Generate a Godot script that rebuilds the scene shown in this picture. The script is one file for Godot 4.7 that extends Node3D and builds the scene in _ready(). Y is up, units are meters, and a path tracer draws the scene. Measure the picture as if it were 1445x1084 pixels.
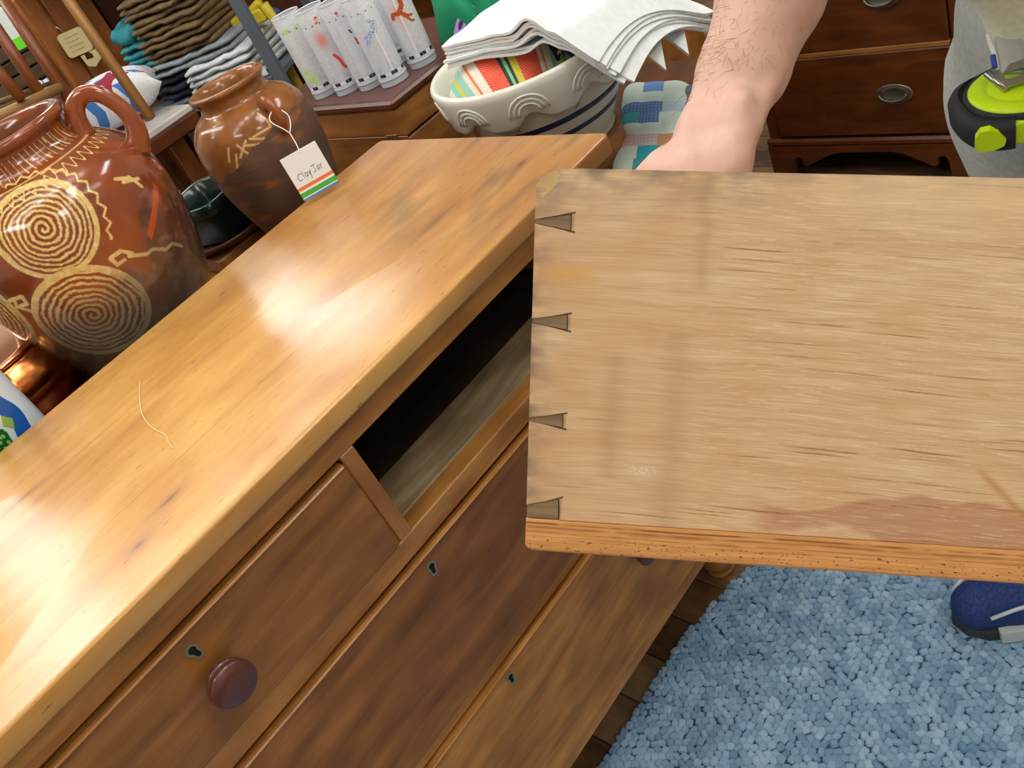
extends Node3D

const F := 1242.6
const EYE := Vector3(-0.278, 1.39186, 0.784)
const EX := Vector3(0.594504, -0.381691, 0.707727)   # camera right
const ED := Vector3(-0.667233, -0.725356, 0.16929)   # camera down
const EF := Vector3(0.448738, -0.572862, -0.685903)  # camera forward

var M := {}          # shared materials
var rng := RandomNumberGenerator.new()


func spot(px: float, py: float, d: float) -> Vector3:   # measuring aid: a point of the place seen at a pixel, d metres ahead
	return EYE + (EX * ((px - 722.5) / F) + ED * ((py - 542.0) / F) + EF) * d


# ---------------------------------------------------------------- naming and tagging
var used_names := {}


func numbered(called: String) -> String:
	if not used_names.has(called):
		used_names[called] = 0
		return called
	used_names[called] += 1
	return "%s_%03d" % [called, used_names[called]]


func tag(o: Node, label: String, category: String, group := "", kind := "") -> Node:
	if label != "":
		o.set_meta("label", label)
	if category != "":
		o.set_meta("category", category)
	if group != "":
		o.set_meta("group", group)
	if kind != "":
		o.set_meta("kind", kind)
	return o


func thing(called: String, label: String, category: String, at := Vector3.ZERO, turn := 0.0, group := "") -> Node3D:
	var o := Node3D.new()
	o.name = numbered(called)
	add_child(o)
	o.position = at
	o.rotation.y = turn
	tag(o, label, category, group)
	return o


func obj(called: String, shape, material: Material, parent: Node = null, xf := Transform3D.IDENTITY) -> MeshInstance3D:
	var mi := MeshInstance3D.new()
	if shape is SurfaceTool:
		shape.generate_normals()
		mi.mesh = shape.commit()
	else:
		mi.mesh = shape
	mi.material_override = material
	if parent == null:
		mi.name = numbered(called)
		add_child(mi, true)
	else:
		mi.name = called
		parent.add_child(mi, true)
	mi.transform = xf
	return mi


func struct(called: String, shape, material: Material, xf := Transform3D.IDENTITY) -> MeshInstance3D:
	var o := obj(called, shape, material, null, xf)
	o.set_meta("kind", "structure")
	return o


func dup(src: Node3D, label: String, at: Vector3, turn := 0.0) -> Node3D:
	var c: Node3D = src.duplicate()
	c.name = numbered(String(src.name))
	add_child(c)
	c.position = at
	c.rotation.y = turn
	c.set_meta("label", label)
	return c


# ---------------------------------------------------------------- mesh helpers
func S(flat := false) -> SurfaceTool:
	var st := SurfaceTool.new()
	st.begin(Mesh.PRIMITIVE_TRIANGLES)
	st.set_smooth_group(-1 if flat else 0)
	return st


func tri(st: SurfaceTool, a: Vector3, b: Vector3, c: Vector3, ua := Vector2.ZERO, ub := Vector2.ZERO, uc := Vector2.ZERO) -> void:
	st.set_uv(ua)
	st.add_vertex(a)
	st.set_uv(ub)
	st.add_vertex(b)
	st.set_uv(uc)
	st.add_vertex(c)


func tri_out(st: SurfaceTool, a: Vector3, b: Vector3, c: Vector3, out: Vector3, ua := Vector2.ZERO, ub := Vector2.ZERO, uc := Vector2.ZERO) -> void:
	if (b - a).cross(c - a).dot(out) > 0.0:
		tri(st, a, c, b, ua, uc, ub)
	else:
		tri(st, a, b, c, ua, ub, uc)


func quad(st: SurfaceTool, a: Vector3, b: Vector3, c: Vector3, d: Vector3, out: Vector3, uv := []) -> void:
	if uv.is_empty():
		tri_out(st, a, b, c, out)
		tri_out(st, a, c, d, out)
	else:
		tri_out(st, a, b, c, out, uv[0], uv[1], uv[2])
		tri_out(st, a, c, d, out, uv[0], uv[2], uv[3])


# chamfered box; uvf turns a local position into texture coordinates
func box(st: SurfaceTool, size: Vector3, b := 0.002, xf := Transform3D.IDENTITY, uvf = null) -> SurfaceTool:
	var h := size * 0.5
	b = minf(b, minf(h.x, minf(h.y, h.z)) * 0.9)
	var q := h - Vector3.ONE * b
	st.set_smooth_group(-1)
	for a in 3:
		var i := (a + 1) % 3
		var j := (a + 2) % 3
		for s in [-1.0, 1.0]:
			var c := []
			for k in [[-1.0, -1.0], [1.0, -1.0], [1.0, 1.0], [-1.0, 1.0]]:
				var v := Vector3.ZERO
				v[a] = s * h[a]
				v[i] = k[0] * q[i]
				v[j] = k[1] * q[j]
				c.append(v)
			var n := Vector3.ZERO
			n[a] = s
			_face(st, c, n, xf, uvf)
			for t in [-1.0, 1.0]:      # edges between face a(s) and face i(t)
				var e := []
				for k in [-1.0, 1.0]:
					var v := Vector3.ZERO
					v[a] = s * h[a]
					v[i] = t * q[i]
					v[j] = k * q[j]
					e.append(v)
				for k in [1.0, -1.0]:
					var v := Vector3.ZERO
					v[a] = s * q[a]
					v[i] = t * h[i]
					v[j] = k * q[j]
					e.append(v)
				var n2 := Vector3.ZERO
				n2[a] = s
				n2[i] = t
				_face(st, e, n2, xf, uvf)
	for sx in [-1.0, 1.0]:
		for sy in [-1.0, 1.0]:
			for sz in [-1.0, 1.0]:
				var sg := Vector3(sx, sy, sz)
				_face(st, [Vector3(h.x, q.y, q.z) * sg, Vector3(q.x, h.y, q.z) * sg, Vector3(q.x, q.y, h.z) * sg], sg, xf, uvf)
	return st


func _face(st: SurfaceTool, c: Array, n: Vector3, xf: Transform3D, uvf) -> void:
	var w := []
	var u := []
	for v in c:
		w.append(xf * v)
		u.append(uvf.call(v) if uvf != null else Vector2(v.x, v.y))
	var o := xf.basis * n
	tri_out(st, w[0], w[1], w[2], o, u[0], u[1], u[2])
	if c.size() == 4:
		tri_out(st, w[0], w[2], w[3], o, u[0], u[2], u[3])


func T(at: Vector3, rot := Vector3.ZERO) -> Transform3D:      # rot in degrees
	return Transform3D(Basis.from_euler(rot * PI / 180.0), at)


func bx(size: Vector3, b := 0.002, at := Vector3.ZERO, rot := Vector3.ZERO) -> SurfaceTool:
	return box(S(), size, b, T(at, rot))


# profile of (radius, height) turned round y
func lathe(st: SurfaceTool, prof: Array, n := 32, xf := Transform3D.IDENTITY, squash := Vector2.ONE) -> SurfaceTool:
	st.set_smooth_group(0)
	var total := 0.0
	var len_at := [0.0]
	for i in range(1, prof.size()):
		total += (prof[i] as Vector2).distance_to(prof[i - 1])
		len_at.append(total)
	for i in range(prof.size() - 1):
		var p: Vector2 = prof[i]
		var q: Vector2 = prof[i + 1]
		var v0: float = len_at[i] / total
		var v1: float = len_at[i + 1] / total
		for k in n:
			var a0 := TAU * k / n
			var a1 := TAU * (k + 1) / n
			var d0 := Vector3(sin(a0) * squash.x, 0, cos(a0) * squash.y)
			var d1 := Vector3(sin(a1) * squash.x, 0, cos(a1) * squash.y)
			var u0 := float(k) / n
			var u1 := float(k + 1) / n
			var A := xf * (d0 * p.x + Vector3.UP * p.y)
			var B := xf * (d1 * p.x + Vector3.UP * p.y)
			var C := xf * (d1 * q.x + Vector3.UP * q.y)
			var D := xf * (d0 * q.x + Vector3.UP * q.y)
			if p.x > 1e-6:
				tri(st, A, C, B, Vector2(u0, v0), Vector2(u1, v1), Vector2(u1, v0))
			if q.x > 1e-6:
				tri(st, A, D, C, Vector2(u0, v0), Vector2(u0, v1), Vector2(u1, v1))
	return st


# smooth curve through profile points
func smooth_prof(pts: Array, per := 5) -> Array:
	var out := []
	for i in range(pts.size() - 1):
		var p0: Vector2 = pts[maxi(i - 1, 0)]
		var p1: Vector2 = pts[i]
		var p2: Vector2 = pts[i + 1]
		var p3: Vector2 = pts[mini(i + 2, pts.size() - 1)]
		for k in per:
			var v := p1.cubic_interpolate(p2, p0, p3, float(k) / per)
			out.append(Vector2(maxf(v.x, 0.0), v.y))
	out.append(pts[-1])
	return out


func curve3(pts: Array, per := 6) -> Array:
	var out := []
	for i in range(pts.size() - 1):
		var p0: Vector3 = pts[maxi(i - 1, 0)]
		var p1: Vector3 = pts[i]
		var p2: Vector3 = pts[i + 1]
		var p3: Vector3 = pts[mini(i + 2, pts.size() - 1)]
		for k in per:
			out.append(p1.cubic_interpolate(p2, p0, p3, float(k) / per))
	out.append(pts[-1])
	return out


# swept tube; r is a number or one radius per point; flat squeezes the section along its second axis
func tube(st: SurfaceTool, pts: Array, r, n := 8, flat := 1.0, up := Vector3.ZERO) -> SurfaceTool:
	st.set_smooth_group(0)
	var rings := []
	var side := Vector3.ZERO
	for i in pts.size():
		var t: Vector3 = (pts[mini(i + 1, pts.size() - 1)] - pts[maxi(i - 1, 0)]).normalized()
		if i == 0:
			var ref := up
			if ref == Vector3.ZERO:
				ref = Vector3.UP if absf(t.y) < 0.9 else Vector3.RIGHT
			side = t.cross(ref).normalized()
		side = (side - t * side.dot(t)).normalized()
		var other := side.cross(t).normalized()
		var rad: float = r[i] if r is Array else r
		var ring := []
		for k in n:
			var a := TAU * k / n
			ring.append(pts[i] + side * cos(a) * rad + other * sin(a) * rad * flat)
		rings.append(ring)
	for i in range(pts.size() - 1):
		for k in n:
			var k2 := (k + 1) % n
			var o: Vector3 = (rings[i][k] + rings[i][k2]) * 0.5 - pts[i]
			var u := [Vector2(float(k) / n, float(i) / pts.size()), Vector2(float(k + 1) / n, float(i) / pts.size()), Vector2(float(k + 1) / n, float(i + 1) / pts.size()), Vector2(float(k) / n, float(i + 1) / pts.size())]
			quad(st, rings[i][k], rings[i][k2], rings[i + 1][k2], rings[i + 1][k], o, u)
	for e in [0, pts.size() - 1]:
		var o2: Vector3 = pts[0] - pts[1] if e == 0 else pts[-1] - pts[-2]
		for k in n:
			tri_out(st, pts[e], rings[e][k], rings[e][(k + 1) % n], o2)
	return st


# polygon in xy pushed from z0 to z1 with a small chamfer on the +z rim
func prism(st: SurfaceTool, poly: PackedVector2Array, z0: float, z1: float, uvf = null) -> SurfaceTool:
	st.set_smooth_group(-1)
	var ids := Geometry2D.triangulate_polygon(poly)
	var uv := func(p: Vector2) -> Vector2: return uvf.call(Vector3(p.x, p.y, z1)) if uvf != null else p
	for i in range(0, ids.size(), 3):
		var a := poly[ids[i]]
		var b := poly[ids[i + 1]]
		var c := poly[ids[i + 2]]
		tri_out(st, Vector3(a.x, a.y, z1), Vector3(b.x, b.y, z1), Vector3(c.x, c.y, z1), Vector3(0, 0, z1 - z0), uv.call(a), uv.call(b), uv.call(c))
		tri_out(st, Vector3(a.x, a.y, z0), Vector3(b.x, b.y, z0), Vector3(c.x, c.y, z0), Vector3(0, 0, z0 - z1), uv.call(a), uv.call(b), uv.call(c))
	var ccw := not Geometry2D.is_polygon_clockwise(poly)
	for i in poly.size():
		var a := poly[i]
		var b := poly[(i + 1) % poly.size()]
		var n := Vector3(b.y - a.y, a.x - b.x, 0) * (1.0 if ccw else -1.0)
		quad(st, Vector3(a.x, a.y, z0), Vector3(b.x, b.y, z0), Vector3(b.x, b.y, z1), Vector3(a.x, a.y, z1), n, [uv.call(a), uv.call(b), uv.call(b), uv.call(a)])
	return st


# a sheet with thickness: f(u, v) gives the middle surface
func sheet(st: SurfaceTool, nu: int, nv: int, f: Callable, thick: float) -> SurfaceTool:
	st.set_smooth_group(0)
	var p := []
	var nrm := []
	for j in nv + 1:
		for i in nu + 1:
			p.append(f.call(float(i) / nu, float(j) / nv))
	for j in nv + 1:
		for i in nu + 1:
			var a: Vector3 = p[j * (nu + 1) + mini(i + 1, nu)] - p[j * (nu + 1) + maxi(i - 1, 0)]
			var b: Vector3 = p[mini(j + 1, nv) * (nu + 1) + i] - p[maxi(j - 1, 0) * (nu + 1) + i]
			nrm.append(a.cross(b).normalized() * thick * 0.5)
	for side in [1.0, -1.0]:
		for j in nv:
			for i in nu:
				var q := [j * (nu + 1) + i, j * (nu + 1) + i + 1, (j + 1) * (nu + 1) + i + 1, (j + 1) * (nu + 1) + i]
				var w := []
				for k in q:
					w.append(p[k] + nrm[k] * side)
				var o: Vector3 = nrm[q[0]] * side
				if o.length_squared() < 1e-20:
					o = nrm[q[2]] * side
				quad(st, w[0], w[1], w[2], w[3], o, [Vector2(float(i) / nu, float(j) / nv), Vector2(float(i + 1) / nu, float(j) / nv), Vector2(float(i + 1) / nu, float(j + 1) / nv), Vector2(float(i) / nu, float(j + 1) / nv)])
	st.set_smooth_group(1)
	var rim := []
	for i in nu + 1:
		rim.append(i)
	for j in range(1, nv + 1):
		rim.append(j * (nu + 1) + nu)
	for i in range(nu - 1, -1, -1):
		rim.append(nv * (nu + 1) + i)
	for j in range(nv - 1, 0, -1):
		rim.append(j * (nu + 1))
	var mid: Vector3 = p[(nv / 2) * (nu + 1) + nu / 2]
	for k in rim.size():
		var a: int = rim[k]
		var b: int = rim[(k + 1) % rim.size()]
		var ua := Vector2(float(a % (nu + 1)) / nu, float(a / (nu + 1)) / nv)
		quad(st, p[a] + nrm[a], p[b] + nrm[b], p[b] - nrm[b], p[a] - nrm[a], (p[a] + p[b]) * 0.5 - mid, [ua, ua, ua, ua])
	return st


# surface nets round a chain of tapered bones [a, b, ra, rb]
func body(st: SurfaceTool, bones: Array, cell: float, k: float, dent = null) -> SurfaceTool:
	var lo := Vector3.ONE * 1e9
	var hi := Vector3.ONE * -1e9
	for bn in bones:
		var r: float = maxf(bn[2], bn[3])
		lo = lo.min(bn[0].min(bn[1]) - Vector3.ONE * r)
		hi = hi.max(bn[0].max(bn[1]) + Vector3.ONE * r)
	lo -= Vector3.ONE * (k + cell * 3)
	hi += Vector3.ONE * (k + cell * 3)
	var nx := int((hi.x - lo.x) / cell) + 2
	var ny := int((hi.y - lo.y) / cell) + 2
	var nz := int((hi.z - lo.z) / cell) + 2
	var g := PackedFloat32Array()
	g.resize(nx * ny * nz)
	g.fill(1.0)
	for bn in bones:
		var a: Vector3 = bn[0]
		var b: Vector3 = bn[1]
		var ra: float = bn[2]
		var rb: float = bn[3]
		var sq: Vector3 = bn[4] if bn.size() > 4 else Vector3.ZERO   # axis along which the section is flattened (length = share taken off)
		var m := maxf(ra, rb) + k + cell * 2
		var l := ((a.min(b) - Vector3.ONE * m - lo) / cell).floor().max(Vector3.ZERO)
		var u := ((a.max(b) + Vector3.ONE * m - lo) / cell).ceil().min(Vector3(nx - 1, ny - 1, nz - 1))
		var ab := b - a
		var inv := 1.0 / maxf(ab.length_squared(), 1e-9)
		var sl := sq.length()
		var sn := sq.normalized()
		var grow := 1.0 / maxf(1.0 - sl, 0.1) - 1.0
		for z in range(int(l.z), int(u.z) + 1):
			for y in range(int(l.y), int(u.y) + 1):
				var at := (z * ny + y) * nx
				for x in range(int(l.x), int(u.x) + 1):
					var p := Vector3(x, y, z) * cell + lo - a
					var t := clampf(p.dot(ab) * inv, 0.0, 1.0)
					var q := p - ab * t
					if sl > 0.0:
						q += sn * (q.dot(sn) * grow)
					var d := q.length() - lerpf(ra, rb, t)
					if sl > 0.0:
						d *= 1.0 - sl * 0.5
					var o := g[at + x]
					var h := maxf(k - absf(d - o), 0.0) / k
					g[at + x] = minf(d, o) - h * h * k * 0.25
	if dent != null:
		for z in nz:
			for y in ny:
				for x in nx:
					var at := (z * ny + y) * nx + x
					if absf(g[at]) < cell * 4:
						g[at] += dent.call(Vector3(x, y, z) * cell + lo)
	var ids := {}
	var pts := PackedVector3Array()
	var corners := [0, 1, nx, nx + 1, nx * ny, nx * ny + 1, nx * ny + nx, nx * ny + nx + 1]
	var offs := [Vector3(0, 0, 0), Vector3(1, 0, 0), Vector3(0, 1, 0), Vector3(1, 1, 0), Vector3(0, 0, 1), Vector3(1, 0, 1), Vector3(0, 1, 1), Vector3(1, 1, 1)]
	var edges := [[0, 1], [2, 3], [4, 5], [6, 7], [0, 2], [1, 3], [4, 6], [5, 7], [0, 4], [1, 5], [2, 6], [3, 7]]
	for z in nz - 1:
		for y in ny - 1:
			var at := (z * ny + y) * nx
			for x in nx - 1:
				var c0 := g[at + x]
				if absf(c0) > cell * 2.5:
					continue
				var neg := 0
				for k2 in corners:
					if g[at + x + k2] < 0.0:
						neg += 1
				if neg == 0 or neg == 8:
					continue
				var sum := Vector3.ZERO
				var cnt := 0
				for e in edges:
					var d0 := g[at + x + corners[e[0]]]
					var d1 := g[at + x + corners[e[1]]]
					if (d0 < 0.0) != (d1 < 0.0):
						sum += (offs[e[0]] as Vector3).lerp(offs[e[1]], d0 / (d0 - d1))
						cnt += 1
				ids[at + x] = pts.size()
				pts.append((Vector3(x, y, z) + sum / cnt) * cell + lo)
	st.set_smooth_group(0)
	var steps := [1, nx, nx * ny]
	for cellid in ids:
		for a in 3:
			var s0 := g[cellid]
			var s1 := g[cellid + steps[a]]
			if (s0 < 0.0) == (s1 < 0.0):
				continue
			var b1: int = steps[(a + 1) % 3]
			var b2: int = steps[(a + 2) % 3]
			if not (ids.has(cellid - b1) and ids.has(cellid - b2) and ids.has(cellid - b1 - b2)):
				continue
			var o := Vector3.ZERO
			o[a] = 1.0 if s0 < 0.0 else -1.0
			var v := [pts[ids[cellid]], pts[ids[cellid - b1]], pts[ids[cellid - b1 - b2]], pts[ids[cellid - b2]]]
			var nn: Vector3 = (v[1] - v[0]).cross(v[2] - v[0])
			if nn.dot(o) > 0.0:
				for k3 in [0, 2, 1, 0, 3, 2]:
					st.set_uv(Vector2(v[k3].x, v[k3].y))
					st.add_vertex(v[k3])
			else:
				for k3 in [0, 1, 2, 0, 2, 3]:
					st.set_uv(Vector2(v[k3].x, v[k3].y))
					st.add_vertex(v[k3])
	return st


# ---------------------------------------------------------------- materials
func noise(freq: float, seed_: int, octaves := 3) -> FastNoiseLite:
	var n := FastNoiseLite.new()
	n.noise_type = FastNoiseLite.TYPE_SIMPLEX_SMOOTH
	n.frequency = freq
	n.seed = seed_
	n.fractal_type = FastNoiseLite.FRACTAL_FBM if octaves > 1 else FastNoiseLite.FRACTAL_NONE
	n.fractal_octaves = octaves
	return n


func mat(color: Color, rough := 0.5, metal := 0.0, tex: Texture2D = null) -> StandardMaterial3D:
	var m := StandardMaterial3D.new()
	m.albedo_color = color
	m.roughness = rough
	m.metallic = metal
	if tex:
		m.albedo_texture = tex
	return m


func tri_mat(tex: Texture2D, tint: Color, rough: float, scale: Vector3, offset := Vector3.ZERO) -> StandardMaterial3D:
	var m := mat(tint, rough, 0.0, tex)
	m.uv1_triplanar = true
	m.uv1_triplanar_sharpness = 8.0
	m.uv1_scale = scale
	m.uv1_offset = offset
	return m


# an image from a per-pixel colour function, u and v in 0..1
func paint(w: int, h: int, f: Callable) -> ImageTexture:
	var data := PackedByteArray()
	data.resize(w * h * 3)
	var at := 0
	for y in h:
		for x in w:
			var c: Color = f.call((x + 0.5) / w, (y + 0.5) / h)
			data[at] = int(clampf(c.r, 0.0, 1.0) * 255.0)
			data[at + 1] = int(clampf(c.g, 0.0, 1.0) * 255.0)
			data[at + 2] = int(clampf(c.b, 0.0, 1.0) * 255.0)
			at += 3
	var img := Image.create_from_data(w, h, false, Image.FORMAT_RGB8, data)
	return ImageTexture.create_from_image(img)


func rgb(r: float, g: float, b: float) -> Color:
	return Color(r / 255.0, g / 255.0, b / 255.0)


func wood_tex(w: int, h: int, lx: float, ly: float, dark: Color, light: Color, sd: int, upright := false) -> ImageTexture:
	var n1 := noise(1.0, sd, 2)
	var n2 := noise(1.0, sd + 1, 2)
	var n3 := noise(1.0, sd + 2, 1)
	var n4 := noise(1.0, sd + 3, 3)
	return paint(w, h, func(u: float, v: float) -> Color:
		var x := (v if upright else u) * lx
		var y := (u if upright else v) * ly
		var warp := n1.get_noise_2d(x * 2.2, y * 9.0) * 0.03
		var ring := n2.get_noise_2d(x * 1.1, (y + warp) * 34.0)
		var fine := n3.get_noise_2d(x * 9.0, (y + warp * 0.3) * 520.0)
		var blot := n4.get_noise_2d(x * 6.0, y * 16.0)
		var t := clampf(0.5 + ring * 0.26 + fine * 0.13 + blot * 0.42, 0.0, 1.0)
		return dark.lerp(light, t))


# ================================================================ the scene
func _ready() -> void:
	rng.seed = 20240611
	# ---- camera
	var cam := Camera3D.new()
	cam.name = "camera"
	add_child(cam)
	cam.transform = Transform3D(Basis(EX, -ED, -EF).orthonormalized(), EYE)
	cam.keep_aspect = Camera3D.KEEP_HEIGHT
	cam.fov = rad_to_deg(2.0 * atan(542.0 / F))
	cam.near = 0.02
	cam.far = 60.0
	cam.current = true
	# ---- environment
	var env := Environment.new()
	env.background_mode = Environment.BG_COLOR
	env.background_color = Color(0.55, 0.6, 0.66)
	env.tonemap_mode = Environment.TONE_MAPPER_LINEAR
	env.tonemap_exposure = EXPOSURE
	env.sdfgi_enabled = true
	env.ssao_enabled = true
	env.ssil_enabled = true
	var we := WorldEnvironment.new()
	we.name = "environment"
	we.environment = env
	add_child(we)
	# ---- ceiling lamps: troffers and spots of the shop
	make_materials()
	lamps()
	track_lamps()
	room()
	chest()
	held_drawer()
	for f in later():
		f.call()


const EXPOSURE := 0.52
const PANEL_ENERGY := 3.0
const PANEL_GLOW := 3.0


func lamps() -> void:
	var spots := [
		[-0.45, -4.50, "long ceiling light panel of the left row, nearest the back wall"],
		[-0.45, -3.22, "long ceiling light panel of the left row, the middle one"],
		[-0.45, -1.94, "long ceiling light panel of the left row, over the display table's aisle"],
		[1.86, -4.45, "long ceiling light panel of the right row, nearest the back wall"],
		[1.62, -3.19, "long ceiling light panel of the right row, over the brown cabinets"],
		[-1.6, 0.3, "long ceiling light panel over the aisle beyond the chest's left end"],
		[0.6, 0.9, "long ceiling light panel straight over the blue rug"],
		[2.4, 0.2, "long ceiling light panel over the small mahogany chest"],
		[-0.4, 2.6, "long ceiling light panel at the front of the shop, behind the camera"]]
	for s in spots:
		var t := thing("ceiling_light", s[2], "ceiling light", Vector3(s[0], CEIL, s[1]), PI / 2, "ceiling light panels")
		var fr := S()
		for e in [[Vector3(1.24, 0.03, 0.03), Vector3(0, -0.015, 0.235)], [Vector3(1.24, 0.03, 0.03), Vector3(0, -0.015, -0.235)], [Vector3(0.03, 0.03, 0.44), Vector3(0.605, -0.015, 0)], [Vector3(0.03, 0.03, 0.44), Vector3(-0.605, -0.015, 0)]]:
			box(fr, e[0], 0.003, T(e[1]))
		obj("frame", fr, M.white_metal, t)
		obj("diffuser", bx(Vector3(1.18, 0.008, 0.44), 0.002, Vector3(0, -0.01, 0)), M.lamp_glow, t)
		var a := AreaLight3D.new()
		a.name = "panel_light"
		a.area_size = Vector2(1.16, 0.43)
		a.light_energy = PANEL_ENERGY * (0.72 if s[0] == -0.45 else 1.0)
		a.light_color = Color(0.97, 0.985, 1.0)
		a.area_range = 12.0
		a.shadow_enabled = true
		add_child(a)
		a.transform = Transform3D(Basis(Vector3.UP, PI / 2) * Basis.from_euler(Vector3(-PI / 2, 0, 0)), Vector3(s[0], CEIL - 0.025, s[1]))


# rails of small bare bulbs, whose dots show on every glazed pot
func track_lamps() -> void:
	var wh := ["nearest the back wall", "over the jars", "over the camera's right shoulder"]
	var rails := [[-0.2, -2.1], [0.0, -0.2], [1.2, 1.7]]
	for k in 3:
		var t := thing("track_light", "white ceiling rail with six small round bulbs, " + wh[k], "track light", Vector3(rails[k][0], CEIL, rails[k][1]), 0.0, "bulb rails on the ceiling")
		obj("rail", bx(Vector3(2.1, 0.03, 0.035), 0.004, Vector3(0, -0.015, 0)), M.white_metal, t)
		for i in 6:
			var x := (i - 2.5) * 0.38
			obj("socket", lathe(S(), [Vector2(0.016, -0.03), Vector2(0.02, -0.09), Vector2(0.022, -0.13), Vector2(0.0, -0.13)], 14), M.white_metal, t, T(Vector3(x, 0, 0)))
			obj("bulb", lathe(S(), smooth_prof([Vector2(0, -0.205), Vector2(0.02, -0.20), Vector2(0.034, -0.175), Vector2(0.03, -0.15), Vector2(0.018, -0.131)], 4), 16), M.bulb_glow, t, T(Vector3(x, 0, 0)))
			var o := OmniLight3D.new()
			o.name = "bulb_light"
			o.light_energy = BULB_ENERGY
			o.light_size = 0.03
			o.omni_range = 12.0
			o.omni_attenuation = 2.0
			o.light_color = Color(1.0, 0.97, 0.93)
			o.shadow_enabled = true
			add_child(o)
			o.position = Vector3(rails[k][0] + x, CEIL - 0.175, rails[k][1])


const BULB_ENERGY := 0.28
const CEIL := 2.9
const X0 := -3.6
const X1 := 4.6
const Z0 := -5.2
const Z1 := 3.4


func room() -> void:
	struct("wall_back", bx(Vector3(X1 - X0 + 0.4, CEIL + 0.2, 0.2), 0.0, Vector3((X0 + X1) / 2, CEIL / 2, Z0 - 0.1)), M.wall)
	struct("wall_front", bx(Vector3(X1 - X0 + 0.4, CEIL + 0.2, 0.2), 0.0, Vector3((X0 + X1) / 2, CEIL / 2, Z1 + 0.1)), M.wall)
	struct("wall_left", bx(Vector3(0.2, CEIL + 0.2, Z1 - Z0), 0.0, Vector3(X0 - 0.1, CEIL / 2, (Z0 + Z1) / 2)), M.wall)
	struct("wall_right", bx(Vector3(0.2, CEIL + 0.2, Z1 - Z0), 0.0, Vector3(X1 + 0.1, CEIL / 2, (Z0 + Z1) / 2)), M.wall)
	struct("ceiling", bx(Vector3(X1 - X0, 0.2, Z1 - Z0), 0.0, Vector3((X0 + X1) / 2, CEIL + 0.1, (Z0 + Z1) / 2)), M.ceiling)
	var fl := struct("floor", bx(Vector3(X1 - X0, 0.2, Z1 - Z0), 0.0, Vector3((X0 + X1) / 2, -0.11, (Z0 + Z1) / 2)), M.floor_gap)
	var st := bx(Vector3(0.088, 0.01, Z1 - Z0), 0.0015)
	st.generate_normals()
	var pm := st.commit()
	var n := int((X1 - X0) / 0.09)
	for i in n:
		obj("plank", pm, M.planks[(i * 7 + i / 3) % 4], fl, T(Vector3(X0 + 0.045 + i * 0.09, -0.005, (Z0 + Z1) / 2)))


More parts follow.
